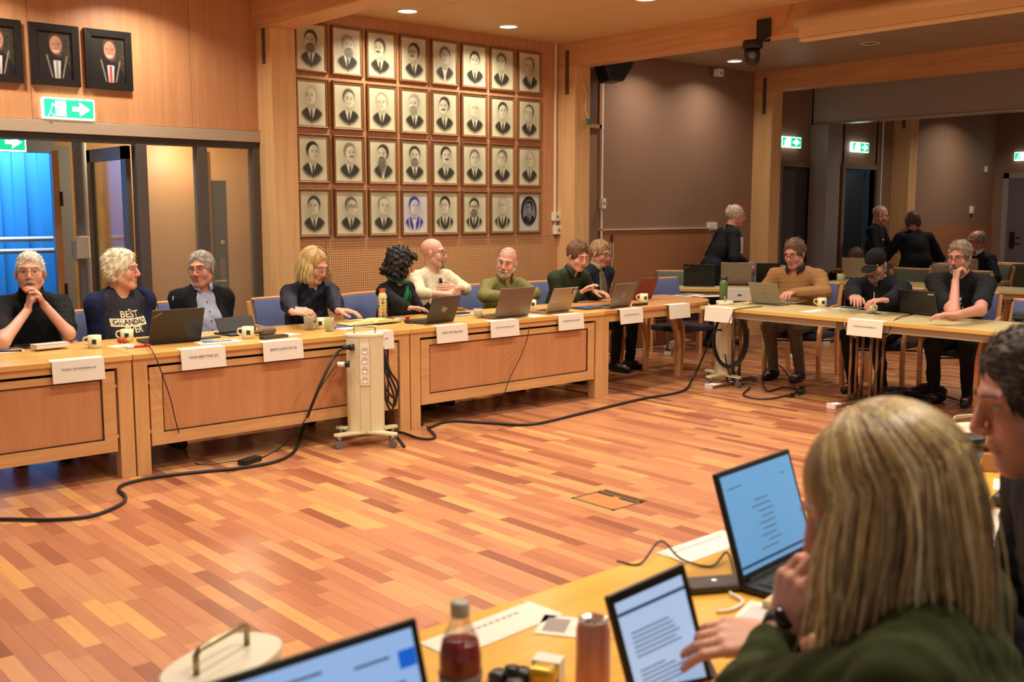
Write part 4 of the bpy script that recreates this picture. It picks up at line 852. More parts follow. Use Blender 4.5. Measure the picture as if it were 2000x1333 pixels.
    if g('beard'):
        bt = g('beard'); P = []
        if bt in ('full', 'goatee', 'long'):
            P += [El((0, -.073, -.1), (.036, .028, .03), k=.015), Cc((-.024, -.094, -.056), (.024, -.094, -.056), .0085, None, .008)]
            P += [Cc((q*.026, -.094, -.056), (q*.026, -.085, -.092), .011, .012, .012) for q in (-1, 1)]
            if bt != 'goatee': P += [Cc((q*.066, -.0, -.05), (q*.03, -.066, -.1), .018, .02, .02) for q in (-1, 1)]+[Cc((q*.071, .0, .0), (q*.068, -.004, -.05), .01, .017, .012) for q in (-1, 1)]
            if bt == 'long': P += [Cc((0, -.08, -.11), (0, -.07, -.175), .032, .014, .02)]
            P += [El((0, -.104, -.067), (.018, .012, .008), k=.006, cut=True)]
        if bt == 'moustache': P += [Cc((q*.003, -.1, -.05), (q*.03, -.09, -.06), .0095, .006, .008) for q in (-1, 1)]
        V, Q = surface(hx(P), .0048); V = V+vnormals(V, Q)*wob(V, .003, 150, seed)[:, None]; mkobj('beard' if bt != 'moustache' else 'moustache', vmesh('beard', V, Q), hairm(*g('beardc', g('hairc', ('grey', '9a9088')))), t)
    if g('glasses'):
        gm = mat('glasses_'+g('glasses'), g('glasses'), .3, .4); gt = thing('x', None, None); bpy.data.objects.remove(gt); q = MB(); up_ = g('gup', 0); off = np.array([0, 0, 0]) if not up_ else np.array([0, .012, .052])
        Rg = rotm(rx=R_(-38)) if up_ else np.eye(3); tr_ = lambda p: loc2(Rg@np.array(p, float)+off)
        for e in (-1, 1):
            ring = [tr_((e*.033+.024*math.copysign(abs(math.cos(a))**.7, math.cos(a)), -.104+.006*abs(math.cos(a))*(1 if math.cos(a)*e > 0 else 0), .006+.0165*math.copysign(abs(math.sin(a))**.8, math.sin(a)))) for a in np.linspace(0, 2*math.pi, 20, False)]; q.tube(ring, .0014, 5, True)
            q.tube([tr_((e*.057, -.098, .012)), tr_((e*.077, -.07, .012)), tr_((e*.083, .0, .008)), tr_((e*.08, .02, -.004))], .0014, 5)
        q.tube([tr_((-.009, -.106, .01)), tr_((0, -.108, .013)), tr_((.009, -.106, .01))], .002, 5); go = q.build('glasses', gm, t, True)
        for e in (-1, 1):
            l = MB(); l.ring([[tr_((e*.033+.023*math.cos(a), -.1045+.004*(math.cos(a)*e > 0), .006+.016*math.sin(a))) for a in np.linspace(0, 2*math.pi, 16, False)], [tr_((e*.033+.0005*math.cos(a), -.106, .006+.0005*math.sin(a))) for a in np.linspace(0, 2*math.pi, 16, False)]]); l.build('lens', mat('spectacle_glass', 'ffffff', .03, trans=1., alpha=.05, spec=.1), go, True)
    r = Person(); r.root = t; r.head = head; r.Rh = Rh; r.neck = neck; r.up = up; r.fw = fw; r.rt = rt; r.hip = hip; r.arm = arm; r.hs = hs; r.loc2 = loc2; r.W2L = W2L; r.s = s; r.loc = L0; r.rz = rz
    return r
def chest_print(P, build, shirt='shirt'):
    """cast flat pieces (built in a u,v chest plane) onto the garment along the body's front"""
    sh = [c for c in kids(P.root) if c.name.split('.')[0] == shirt][0]; tree = BVHTree.FromPolygons([v.co[:] for v in sh.data.vertices], [p.vertices[:] for p in sh.data.polygons])
    fw = Vector(P.fw)
    last = [Vector(P.neck)+fw*.1]
    def place(me, u0, v0, lift=.002):
        for v in me.vertices:
            o = Vector(P.neck)+Vector(P.rt)*(u0+v.co.x)+Vector(P.up)*(v0+v.co.y)+fw*.6; h = tree.ray_cast(o, -fw)
            v.co = (h[0]+fw*(lift+abs(v.co.z)) if h[0] is not None else last[0]); last[0] = v.co.copy()
        return me
    build(place)
# ------------------------------------------------------------------ things on and around the tables
PAPER = mat('paper_white', 'e4ddcb', .6); INK = mat('ink_grey', '4a4a55', .7); CREAM = mat('mug_cream', 'dfd6a6', .3)
def tz(x, y, dz=0.): p = onz(x, y, TZ); return np.array([p[0], p[1], TZ+dz])
# power towers on castors
TOWC = mat('tower_cream', 'd9cfa6', .35); TOWD = mat('tower_seam', 'b5aa84', .4); SOCK = mat('socket_face', 'e8dfc8', .3); RUB = mat('rubber_grey', '6f6c66', .6)
def tower(x, y, rz, label):
    t = thing('power_tower', label, 'power tower', (x, y, 0), rz)
    A, B = .125, .075; n = 28; ov = [(A*math.copysign(abs(math.cos(a))**.8, math.cos(a)), B*math.copysign(abs(math.sin(a))**.8, math.sin(a))) for a in np.linspace(0, 2*math.pi, n, False)]
    MB().prism(ov, .10, .745).build('column', TOWC, t); MB().prism([(p*1.05, q*1.05) for p, q in ov], .745, .765).build('cap', mat('tower_cap', 'e6dfc4', .3), t, bevel=.004)
    MB().tube([(-.07, 0, .765), (-.07, 0, .80), (-.06, 0, .808), (.06, 0, .808), (.07, 0, .80), (.07, 0, .765)], .006, 8).build('handle', mat('handle_metal', 'a59a78', .3, .8), t, True)
    for xx in (-.034, .034): MB().box(xx-.001, xx+.001, -B-.0015, -B+.004, .1, .745).build('seam', TOWD, t)
    for f_ in (-1, 1):
        sp_ = MB().box(-.032, .032, f_*(B+.003)-.004, f_*(B+.003)+.004, .42, .70).build('socket_strip', SOCK, t)
        for i in range(4):
            z = .46+.066*i; o = MB(); o.lathe([(.024, 0), (.022, .004), (.02, .001), (.001, .0)], 18); o = o.build('socket', SOCK, sp_, True); o.matrix_local = Matrix.Translation((0, f_*(B+.008), z)) @ Matrix.Rotation(R_(-90*f_), 4, 'X')
            h = MB()
            for dx in (-.009, .009): h.tube([(dx, f_*(B+.008), z), (dx, f_*(B+.0105), z)], .0032, 6)
            h.build('pin_hole', BLACK, sp_)
    for a in (35, 145, 215, 325):
        a = R_(a); c, s_ = math.cos(a), math.sin(a); M = Matrix.Rotation(a, 4, 'Z'); f = MB(); f.prism([(.03, -.06), (.14, -.035), (.24, -.03), (.255, 0), (.24, .03), (.14, .035), (.03, .06)], .085, .102, M); f = f.build('foot_plate', TOWC, t, bevel=.003)
        w_ = MB(); w_.tube([(c*.22-s_*.012, s_*.22+c*.012, .03), (c*.22+s_*.012, s_*.22-c*.012, .03)], .03, 16); w_.build('castor_wheel', RUB, f); k = MB(); k.tube([(c*.22, s_*.22, .085), (c*.205, s_*.205, .04)], .012, 8); k.build('castor_fork', CHROME, f)
    return t
p = onz(716, 868); tower(p[0], p[1], R_(-35), 'white power tower on castors before the beech tables, cables looped on its side')
p = onz(1420, 752); tower(p[0], p[1]+.05, R_(40), 'white power tower with a big black cable coil hung on it')
p = onz(435, 1288, .765); a_, b_ = onz(395, 1312, .8), onz(480, 1262, .8); tower(p[0], p[1], math.atan2(b_[1]-a_[1], b_[0]-a_[0]), 'white power tower standing against the foreground table, only its cap showing')
p = onz(1915, 838, .765); tower(p[0], p[1]+.05, R_(-20), 'white power tower behind the steel tumbler')
CAB = mat('cable_black', '1b1917', .5)
def smooth(pts, n=6):
    P = [np.array(p, float) for p in pts]; P = [2*P[0]-P[1]]+P+[2*P[-1]-P[-2]]; out = []
    for i in range(1, len(P)-2):
        for t_ in np.linspace(0, 1, n, False): a, b, c, d = P[i-1:i+3]; out.append(.5*((2*b)+(c-a)*t_+(2*a-5*b+4*c-d)*t_**2+(3*b-a-3*c+d)*t_**3))
    return out+[P[-2]]
def cable(pts, r, label, name='cable', m=None, n=6):
    t = thing(name, label, 'cable'); MB().tube(smooth(pts, n), r, 8).build('cord', m or CAB, t, True); return t
fz = lambda x, y, z=.012: np.append(onz(x, y)[:2], z)
# floor cables
cable([fz(-420, 1010), fz(-200, 1022), fz(-10, 1019), fz(100, 1020), fz(180, 1012), fz(235, 990), fz(245, 975), fz(232, 960), fz(250, 948), fz(310, 935), fz(400, 925), fz(470, 918), fz(540, 905), fz(575, 885), np.append(onz(590, 862)[:2], .06), ony(610, 790, 5.93), ony(640, 720, 5.9), ony(660, 688, 5.95), ony(676, 679, 6.0)], .010, 'thick black floor cable running up to the looped power tower', 'floor_cable')
cable([fz(835, 838), fz(850, 858), fz(820, 860), fz(790, 850), fz(755, 842), np.append(onz(738, 830)[:2], .05)], .009, 'black cable end curling on the parquet beside the first power tower', 'floor_cable')
cable([fz(790, 876), fz(770, 850), np.append(onz(748, 842)[:2], .1), ony(735, 790, 5.95), ony(722, 690, 5.98)], .009, 'thick black cable drooping from the power tower side to the floor', 'power_cable')
cable([fz(840, 838), fz(880, 826), fz(960, 830), fz(1040, 832), fz(1130, 812), fz(1250, 783), fz(1330, 768), np.append(onz(1352, 752)[:2], .05), ony(1372, 700, 5.9), ony(1395, 650, 5.75), ony(1410, 645, 5.7)], .010, 'long black floor cable linking the two power towers', 'floor_cable')
for i, (dx, zb) in enumerate(((0, .22), (.02, .25), (.035, .3))):
    p = onz(758, 864); cable([(p[0]-.03, p[1], .66), (p[0]-.02+dx, p[1]-.01, .5), (p[0]+.04+dx, p[1]-.02, zb+.1), (p[0]+.02+dx, p[1]-.02, zb), (p[0]-.02, p[1]-.01, zb+.08), (p[0]-.03, p[1], .5), (p[0]-.02, p[1]+.01, .65)], .008, ['hanging black cable loop nearest the tower column', 'middle hanging black cable loop on the tower side', 'outermost hanging black cable loop on the tower side'][i], 'cable_loop')
pc = onz(1420, 752); cx, cy = pc[0]-.06, pc[1]-.06; dirR = _R
t = thing('cable_coil', 'large oval coil of black cable hung on the second power tower', 'cable', (0, 0, 0)); q = MB()
for k_ in range(4):
    pts = []
    for a in np.linspace(0, 2*math.pi, 28, False): d = dirR*((.135+.008*k_)*math.sin(a)); pts.append((cx+d[0]-.012*k_*_F0[0], cy+d[1]-.012*k_*_F0[1], .43+.24*math.cos(a)*(1+.02*k_)))
    q.tube(pts, .009, 7, True)
q.build('coil', CAB, t, True); q = MB(); q.tube([(cx, cy, .73), (cx+.01, cy, .43), (cx, cy-.01, .2)], .004, 6); q.build('tie', WHITE, t)
q = MB(); q.tube(smooth([(cx-.06, cy, .3), (cx-.01, cy, .15), (cx+.02, cy-.05, .05), (cx+.1, cy-.1, .012)]), .006, 6); q.build('tail', CAB, t, True)
pts = [fz(1465, 760), fz(1452, 775), fz(1490, 783), fz(1540, 775), fz(1560, 765), fz(1530, 760), fz(1497, 766), fz(1490, 740, .05), fz(1520, 730, .08), fz(1545, 750, .03), fz(1560, 775)]
cable(pts, .007, 'tangled black extension lead lying on the floor beside the second tower', 'extension_lead'); p = fz(1565, 768, .02); t = thing('power_strip', 'black power strip lying at the end of the tangled lead', 'power strip', p, .5); MB().box(-.11, .11, -.025, .025, -.02, .025).build('housing', BLACK, t, bevel=.008)
p = fz(1545, 776, .015); t = thing('plug', 'black plug lying beside the black power strip', 'plug', p, .2); MB().box(-.05, .05, -.018, .018, -.015, .015).build('body', BLACK, t, bevel=.008); MB().tube([(.05, -.008, 0), (.08, -.008, 0)], .003, 6).build('pin', CHROME, t); MB().tube([(.05, .008, 0), (.08, .008, 0)], .003, 6).build('pin', CHROME, t)
p = fz(488, 905, .0); t = thing('power_adapter', 'black laptop power brick lying on the parquet', 'adapter', p, .35); MB().box(-.08, .08, -.032, .032, 0, .035).build('housing', BLACK, t, bevel=.008)
cable([tz(280, 675)+[0, -.01, .01], ony(300, 690, 6.0), ony(330, 770, 6.0), ony(345, 830, 6.0), fz(365, 895), fz(395, 912), fz(455, 905), fz(475, 907)], .0035, 'thin black laptop lead hanging down the beech panel to the brick', 'laptop_lead')
cable([fz(500, 903), fz(545, 880), ony(590, 830, 5.98), ony(625, 760, 5.95), ony(660, 712, 5.97), ony(682, 712, 6.0)], .004, 'thin black lead rising from the brick to the tower plug', 'laptop_lead')
cable([tz(1030, 640)+[0, -.02, .01], ony(1030, 660, 5.99), ony(1020, 690, 5.99), ony(995, 740, 6.0), ony(985, 770, 6.0), fz(975, 790), fz(965, 806)], .0035, 'thin black lead hanging over the third table panel', 'laptop_lead')
t = thing('leg_bracket', 'black cable shoe on the floor under the table leg', 'foot', fz(807, 832, 0)); MB().box(-.09, .06, -.05, .05, 0, .03).build('foot', BLACK, t, bevel=.006)

for px, py, c_, lb in ((677, 679, BLACK, 'black plug in the upper socket on the power tower side'), (668, 712, WHITE, 'white plug in the lower socket on the power tower side')):
    p = ony(px, py, 5.88); t = thing('plug', lb, 'plug', p, R_(-35)); MB().tube([(-.03, 0, 0), (.02, 0, 0)], .017, 10).build('grip', c_, t, True); MB().tube([(.02, 0, 0), (.05, 0, 0)], .022, 12).build('plug_head', BLACK, t, True)
# laptops: local frame, screen side towards +y (user at +y); lid back faces -y
def laptop(x, y, rz, w_, d_, lid, colr, label, ang=105, logo=None, screen=None, z=TZ, deck='26241f'):
    t = thing('laptop', label, 'laptop', (x, y, z), rz); M_ = mat('laptop_'+colr, colr, .4, .35)
    MB().box(-w_/2, w_/2, 0, d_, .003, .02).build('base', M_, t, bevel=.003); MB().box(-w_*.44, w_*.44, .03, d_*.55, .02, .0215).build('keyboard', mat('keys_'+deck, deck, .6), t)
    for i in range(5):
        for k_ in range(12): pass
    kb = MB()
    for i in range(5):
        for k_ in range(13): a = -w_*.43+w_*.86*k_/13; b = .034+(d_*.55-.04)*i/5; kb.box(a+.0015, a+w_*.86/13-.0015, b+.0015, b+(d_*.55-.04)/5-.0015, .0215, .0232)
    tag(kb.build('keys', mat('key_tops', '1a1917', .55), t), kind='stuff')
    MB().box(-.05, .05, d_*.62, d_*.93, .02, .0206).build('touchpad', M_, t)
    a = R_(ang-90); M2 = Matrix.Translation((0, .004, .02)) @ Matrix.Rotation(a, 4, 'X')      # lid leans back towards -y
    o = MB().box(-w_/2, w_/2, -.009, 0, 0, lid, M2).build('lid', M_, t, bevel=.003)
    MB().box(-w_/2+.006, w_/2-.006, 0, .0012, .006, lid-.005, M2).build('bezel', BLACK, o); MB().box(-w_/2+.014, w_/2-.014, .0012, .002, .016, lid-.012, M2).build('display', screen or mat('screen_dim', '3d4650', .2, emit=.25), o)
    MB().tube([M2 @ Vector((-w_*.4, -.004, -.002)), M2 @ Vector((w_*.4, -.004, -.002))], .007, 8).build('hinge', BLACK, t)
    B_ = M2 @ basis((0, -.0095, 0), (1, 0, 0), (0, 0, 1)); sil = mat('logo_silver', 'c9c4ba', .3, .6)
    if logo == 'hp': text('hp', .06, 'logo', sil, o, M2 @ basis((0, -.0096, lid*.5), (1, 0, 0), (0, 0, 1)), shear=.35)
    elif logo == 'think': text('ThinkPad', .017, 'logo', mat('logo_copper', 'c98a6a', .3, .5), o, M2 @ basis((-w_/2+.035, -.0096, lid-.035), (1, 0, .62), (-.62, 0, 1)))
    elif logo == 'ring':
        q = MB(); q.tube([M2 @ Vector((.018*math.cos(k), -.0096, lid*.5+.018*math.sin(k))) for k in np.linspace(0, 6.283, 20, False)], .0018, 5, True); q.build('logo', sil, o); text('DELL', .012, 'logo_text', sil, o, M2 @ basis((0, -.0096, lid*.5), (1, 0, 0), (0, 0, 1)))
    elif logo == 'bar': MB().box(-w_*.38, -w_*.25, -.0098, -.009, lid*.42, lid*.44, M2).build('logo', sil, o)
    elif logo == 'corner': MB().box(w_*.3, w_*.45, -.0098, -.009, lid-.03, lid-.02, M2).build('logo', sil, o); 
    elif logo == 'stickers':
        MB().box(-w_*.38, -w_*.25, -.0098, -.009, lid*.42, lid*.44, M2).build('logo', sil, o)
        for (u, v_, r_, c) in ((.40, .9, .014, '22211f'), (.44, .8, .013, 'e8e2d4'), (.39, .78, .013, '2a2926'), (.43, .88, .01, 'd8d2c2')): MB().lathe([(r_, 0), (r_, .0006), (.0001, .0006)], 16).build('sticker', mat('stk'+c, c, .5), o).matrix_local = M2 @ Matrix.Translation((w_*u-.02, -.0092, lid*v_)) @ Matrix.Rotation(R_(90), 4, 'X')
    elif logo == 'apple': q = MB(); q.lathe([(.011, 0), (.011, .0006), (.0001, .0006)], 14); q.build('logo', mat('logo_grey', '6d675f', .3, .4), o).matrix_local = M2 @ Matrix.Translation((0, -.0092, lid*.5)) @ Matrix.Rotation(R_(90), 4, 'X')
    return t
def lap_px(xl, xr, yb, **k):       # place by the lid's bottom corners in the photo
    a = onz(xl, yb[0], TZ+.02); b = onz(xr, yb[1], TZ+.02); c = (a+b)/2; rz = math.atan2(b[1]-a[1], b[0]-a[0]); w_ = np.linalg.norm((b-a)[:2]); return c, rz, w_
def put_laptop(xl, yl, xr, yr, lid, colr, label, rz=None, w_=None, **k):
    c, r0, w0 = lap_px(xl, xr, (yl, yr)); return laptop(c[0], c[1], r0 if rz is None else rz, w_ or min(max(w0, .29), .37), .235, lid, colr, label, **k)
put_laptop(287, 668, 396, 662, .225, '3a332c', 'dark laptop with copper diagonal logo before the person in the printed shirt', logo='think', rz=R_(-3), w_=.34, ang=112)
put_laptop(828, 629, 890, 624, .205, '4a4038', 'slim dark bronze laptop with slanted silver logo', logo='hp', rz=R_(8), w_=.30, ang=112)
put_laptop(960, 620, 1037, 613, .24, '7c6b5a', 'large grey-brown laptop before the person in the olive shirt', logo='think', rz=R_(2), w_=.37, ang=110)
put_laptop(1063, 610, 1115, 604, .215, 'a08c70', 'champagne laptop with round stickers on its lid', logo='stickers', rz=R_(6), w_=.31, ang=115)
put_laptop(1187, 599, 1233, 596, .215, '80705f', 'grey laptop with ring logo on the corner table', logo='ring', rz=R_(8), w_=.32, ang=110)
c = tz(1262, 588); laptop(c[0]+.10, c[1]+.12, R_(10), .3, .12, .2, '7c3428', 'dark red tablet cover standing behind the ring-logo laptop', ang=110)
c = onz(1790, 612, TZ+.02); laptop(c[0]+.05, c[1], R_(-97), .35, .24, .195, '2e2a26', 'charcoal laptop on the laminate table before the person with hand at mouth', ang=108, logo='corner')
c = onz(1497, 592, TZ+.02); laptop(c[0], c[1], R_(-85), .29, .2, .2, '8a8070', 'grey tablet on a folding stand before the person in tan', ang=112, logo='apple')
c = onz(1365, 560, TZ); laptop(c[0], c[1], R_(-52), .34, .24, .24, '1c1a19', 'black laptop with copper logo on the table before the walking person', ang=105, logo='think')
c = onz(1437, 558, TZ); laptop(c[0], c[1], R_(-52), .34, .24, .25, '8f8070', 'silver-brown laptop between two black ones', ang=103, logo='apple')
c = onz(1505, 557, TZ); laptop(c[0], c[1], R_(-52), .33, .24, .24, '191716', 'black laptop with white sticker near the timber post', ang=105, logo='corner')
c = onz(1672, 546, TZ); laptop(c[0], c[1], R_(-88), .36, .24, .25, 'b0a284', 'pale laptop on the far table behind the person in the cap', ang=100)
c = onz(1868, 549, TZ); laptop(c[0]+.2, c[1], R_(-88), .34, .24, .25, 'a89a80', 'pale laptop before the far seated person in the dark jacket', ang=100)

# cups
LOGOD = mat('mug_logo', '23302f', .5)
def mug(x, y, rz, label, r=.04, h=.078, logo=True, z=TZ):
    t = thing('coffee_mug', label, 'mug', (x, y, z+.001), rz, 'cream coffee mugs'); MB().lathe([(r*.9, 0), (r, .006), (r, h), (r-.004, h), (r-.005, .008), (.001, .006)], 24).build('cup', CREAM, t, True)
    MB().tube(smooth([(-r+.004, 0, h*.85), (-r-.022, 0, h*.8), (-r-.026, 0, h*.45), (-r+.003, 0, h*.2)]), .0055, 8).build('handle', CREAM, t, True)
    if logo:
        q = MB(); n = 6
        q.ring([[(math.cos(a)*(r+.0006), math.sin(a)*(r+.0006), z_) for a in np.linspace(-.34, .34, n)] for z_ in (h*.35, h*.72)], caps=False) if False else None
        A = np.linspace(-.32, .32, n); V_ = [(math.cos(a)*(r+.0007), math.sin(a)*(r+.0007), z_) for z_ in (h*.34, h*.72) for a in A]; q.add(V_, [(i, i+1, n+i+1, n+i) for i in range(n-1)]); o = q.build('logo', LOGOD, t); o.rotation_euler = (0, 0, R_(-80))
    return t
def mug_px(x, y, rz, label, **k): p = tz(x, y); return mug(p[0], p[1]+.03, rz, label, **k)
mug_px(189, 681, -.6, 'cream coffee mug beside the name card and folio'); mug_px(252, 668, -.6, 'cream coffee mug behind the red sweets'); mug_px(489, 662, -.6, 'cream coffee mug beside the brown glasses case'); mug_px(632, 643, -.9, 'cream mug between the two drinking glasses')
mug_px(1043, 604, -.6, 'cream mug half hidden behind the large grey laptop'); mug_px(1262, 591, -.6, 'cream mug on the corner table beside the red cover'); mug_px(1611, 600, -.9, 'cream mug with handle near the person in the tan sweater'); mug_px(1706, 612, 1.4, 'cream mug beside the printed papers and the person in the cap', logo=False); 
p = onz(1272, 559, TZ); mug(p[0], p[1], -.6, 'cream mug before the green chair', logo=False); p = onz(1648, 548, TZ); mug(p[0], p[1]+.05, 1.4, 'cream cup beside the far pale laptop', logo=False)
# tent name cards, one flap on the table and one hanging over its edge
def card(xc, yref, wd, name, label, axis='x', drop=.125, edge=None, ts=.026, tilt=.10, col=None):
    t = thing('name_card', label, 'name card', (0, 0, 0), 0, 'white folded name cards'); P_ = PAPER
    if axis == 'x': O = np.array([xc, YT-.018 if edge is None else edge, TZ+.0015]); X = np.array([1, 0, 0.]); N_ = np.array([0, -1, 0.])
    else: O = np.array([7.295, xc, TZ+.0015]); X = np.array([0, -1, 0.]); N_ = np.array([-1, 0, 0.])
    D = np.array([0, 0, -1])*math.cos(tilt)+N_*math.sin(tilt); F1 = [O+X*(-wd/2)+N_*.004, O+X*(wd/2)+N_*.004, O+X*(wd/2)+D*drop+N_*.004, O+X*(-wd/2)+D*drop+N_*.004]; F2 = [O+X*(-wd/2)+N_*.004, O+X*(wd/2)+N_*.004, O+X*(wd/2)-N_*.075+[0, 0, .002], O+X*(-wd/2)-N_*.075+[0, 0, .002]]
    q = MB(); q.add(F1+F2, [(3, 2, 1, 0), (4, 5, 6, 7)]); o = q.build('card', P_, t); md = o.modifiers.new('thick', 'SOLIDIFY'); md.thickness = .0012; md.offset = 0
    if name: c_ = (F1[0]+F1[1]+F1[2]+F1[3])/4+N_*.0018+np.array([0, 0, .012]); text(name, ts, 'lettering', INK, t, basis(c_, X, -D), ext=.0002, fit=wd*.66)
    return t
p = onz(1445, 566, TZ); t = thing('name_card', 'white name card hanging from the table before the walking person', 'name card', p, math.atan2(6.25-7.42, 9.6-8.62), 'white folded name cards'); MB().box(-.15, .15, -.012, -.009, -.12, .003).build('card', PAPER, t); MB().box(-.15, .15, -.012, .07, .001, .003).build('top_flap', PAPER, t); MB().box(-.02, .02, -.0126, -.012, -.07, -.05).build('printed_mark', INK, t)
def ex(px, y): return onz(px, y, TZ)[0]
card(ex(141, 700), 0, .29, 'TROND AMUNDSVEEN (H)', 'white name card before the person in the black polo')
card(ex(392, 680), 0, .29, 'THOR BRETTING (H)', 'white name card below the dark laptop with copper logo')
card(ex(554, 667), 0, .29, 'BJØRN GLØRSTAD (H)', 'white name card before the brown glasses case')
card(ex(735, 650), 0, .29, 'HILDE KRISTIN SANDVIK (INP)', 'white name card half hidden by the power tower', ts=.02)
card(ex(895, 638), 0, .29, 'MARIT SLETTEN (INP)', 'white name card below the slanted-logo laptop', ts=.024)
card(ex(995, 628), 0, .29, 'JOHN OLAV STRANDEN (INP)', 'white name card below the large grey laptop', ts=.021)
card(ex(1125, 616), 0, .29, 'GUNNAR HOPSTAD (INP)', 'white name card below the stickered laptop', ts=.023)
card(ex(1243, 605), 0, .29, 'OLE PETTER ANDERSTUEN (V)', 'white name card below the ring-logo laptop', ts=.02)
card(ex(1334, 596), 0, .29, '', 'white name card at the rounded end of the corner table')
card(5.60, 0, .3, '', 'white name card behind the second power tower', 'y'); card(4.20, 0, .3, 'OLE EDVARD ANTONSEN (V)', 'white name card over the joint of the laminate tables', 'y', ts=.022)
def sheet(x, y, rz, w_, h_, label, col=None, z=TZ, pic=None, cat='paper', name='paper_sheet', n=1):
    t = thing(name, label, cat, (x, y, z), rz); rs_ = random.Random(int(x*1000))
    for i in range(n): MB().box(-w_/2+.004*i, w_/2+.003*i, -h_/2, h_/2+.003*i, .0006+.0016*i, .002+.0016*i, Matrix.Rotation(.05*i*(-1)**i, 4, 'Z')).build('sheet', col or PAPER, t)
    if pic: MB().box(-w_*.35, w_*.35, -h_*.1, h_*.38, .002+.0016*(n-1), .0024+.0016*(n-1)).build('printed_picture', mat('pic'+pic, pic, .4), t)
    return t
def sheet_px(x, y, rz, w_, h_, label, **k): p = tz(x, y); return sheet(p[0], p[1], rz, w_, h_, label, **k)
sheet_px(8, 688, .2, .2, .12, 'leaflet at the end of the table by the dark pen'); sheet_px(427, 669, -.1, .28, .16, 'printed leaflet with blue picture before the person in the black cardigan', pic='2f5f96', n=2); sheet_px(556, 655, .3, .2, .13, 'white paper beside the brown glasses case')
sheet_px(690, 640, .1, .3, .2, 'loose papers under the open notebook', n=3); sheet_px(1040, 618, .2, .2, .14, 'white paper beside the large grey laptop'); sheet_px(1345, 577, .1, .3, .2, 'leaflet with blue picture on the corner table', pic='46608c'); sheet_px(1390, 579, -.4, .32, .15, 'folded white card lying on the corner table')
sheet_px(1545, 590, -1.4, .2, .28, 'printed sheet beside the tablet on stand', pic='5a6a8a'); sheet_px(1590, 608, -1.5, .12, .3, 'white card lying flat near the person in the tan sweater'); sheet_px(1655, 603, -1.4, .2, .28, 'printed sheet with dark picture near the person in the cap', pic='3a4452', n=2); sheet_px(1703, 614, -1.5, .16, .28, 'printed leaflet lying behind the white name card', pic='2e3a50'); sheet_px(1880, 612, -1.3, .3, .24, 'untidy paper stack beside the person with hand at mouth', n=5)
sheet_px(237, 676, .3, .15, .1, 'crumpled paper napkin under the sweets'); p = onz(1780, 546, TZ); sheet(p[0], p[1], -1.5, .2, .5, 'long white papers on the far table', n=2)
# small things
def lump(name, label, cat, x, y, dims, m, rz=0., z=TZ, bev=.006, parts=()):
    t = thing(name, label, cat, (x, y, z), rz); a, b, c = dims; MB().box(-a/2, a/2, -b/2, b/2, 0, c).build('body', m, t, bevel=min(bev, c*.45), seg=3)
    for nm, bx_, mm in parts: MB().box(*bx_).build(nm, mm, t)
    return t
def lump_px(name, label, cat, px, py, dims, m, **k): p = tz(px, py); return lump(name, label, cat, p[0], p[1], dims, m, **k)
lump_px('pen', 'dark ballpoint pen lying before the person in the polo', 'pen', 20, 688, (.13, .01, .01), BLACK, rz=-.4, parts=[('clip', (.02, .06, -.003, .003, .01, .012), CHROME)])
lump_px('tablet_folio', 'black tablet folio lying flat near the mug', 'tablet', 80, 676, (.26, .19, .01), BLACK, rz=.1, parts=[('screen', (-.11, .11, -.08, .08, .0101, .0105), mat('dark_glass', '2a2b2e', .15))]); 
p = tz(98, 683); lump('notepad', 'thick notepad lying on the black tablet folio', 'notepad', p[0], p[1], (.2, .1, .025), PAPER, rz=.1, z=TZ+.011, parts=[('cover', (-.1, .1, -.05, .05, .0255, .027), mat('pad_cover', 'c7c3bb', .5))])
RED = mat('red_plastic', 'c2202a', .4); 
t = lump_px('chocolate_bar', 'red and white wrapped chocolate bar on the table edge', 'sweet', 272, 679, (.15, .03, .014), RED, rz=.1, parts=[('wrapper_end', (-.085, -.04, -.016, .016, .003, .0152), PAPER)])
for i, (dx, dy, c) in enumerate(((0, 0, 'c23a2a'), (.03, .01, 'd8a23a'), (-.02, .02, 'b02a3a'), (.01, .03, 'd98a3a'))):
    p = tz(243, 671); t = thing('sweet', ['red wrapped sweet on the napkin', 'yellow wrapped sweet on the napkin', 'crimson wrapped sweet on the napkin', 'orange wrapped sweet on the napkin'][i], 'sweet', (p[0]+dx, p[1]+dy, TZ+.002)); MB().lathe([(.001, 0), (.016, .006), (.018, .015), (.012, .026), (.001, .03)], 12).build('body', mat('sweet'+c, c, .35), t, True); MB().lathe([(.001, .028), (.008, .034), (.001, .036)], 8).build('twist', mat('sweet'+c, c), t)
lump_px('mobile_phone', 'black phone beside a blue cloth near the dark laptop', 'phone', 407, 661, (.15, .075, .009), BLACK, rz=.2, parts=[('glass', (-.07, .07, -.033, .033, .0091, .0095), mat('dark_glass', '2a2b2e'))]); lump_px('blue_cloth', 'small folded blue cloth near the dark laptop', 'cloth', 405, 668, (.06, .04, .008), mat('cyan_cloth', '3f93b5', .8))
t = lump_px('leather_folio', 'black leather folio stand behind the cream mug', 'folio', 470, 652, (.3, .2, .014), BLACK, rz=.15); M2 = Matrix.Translation((0, .03, .014)) @ Matrix.Rotation(R_(62), 4, 'X'); MB().box(-.15, .15, 0, .11, -.005, .005, M2).build('raised_flap', BLACK, t, bevel=.004)
t = thing('glasses_case', 'brown rounded glasses case beside a mug', 'case', tz(518, 655), .2); MB().tube(smooth([(-.08, 0, .028), (-.04, 0, .03), (.04, 0, .03), (.08, 0, .024)]), [.016]*6+[.03]*6+[.026]*6+[.016], 12).build('shell', mat('case_brown', '6b5a48', .5), t, True); MB().box(-.078, .078, -.031, .031, .026, .028).build('lid_seam', BLACK, t)
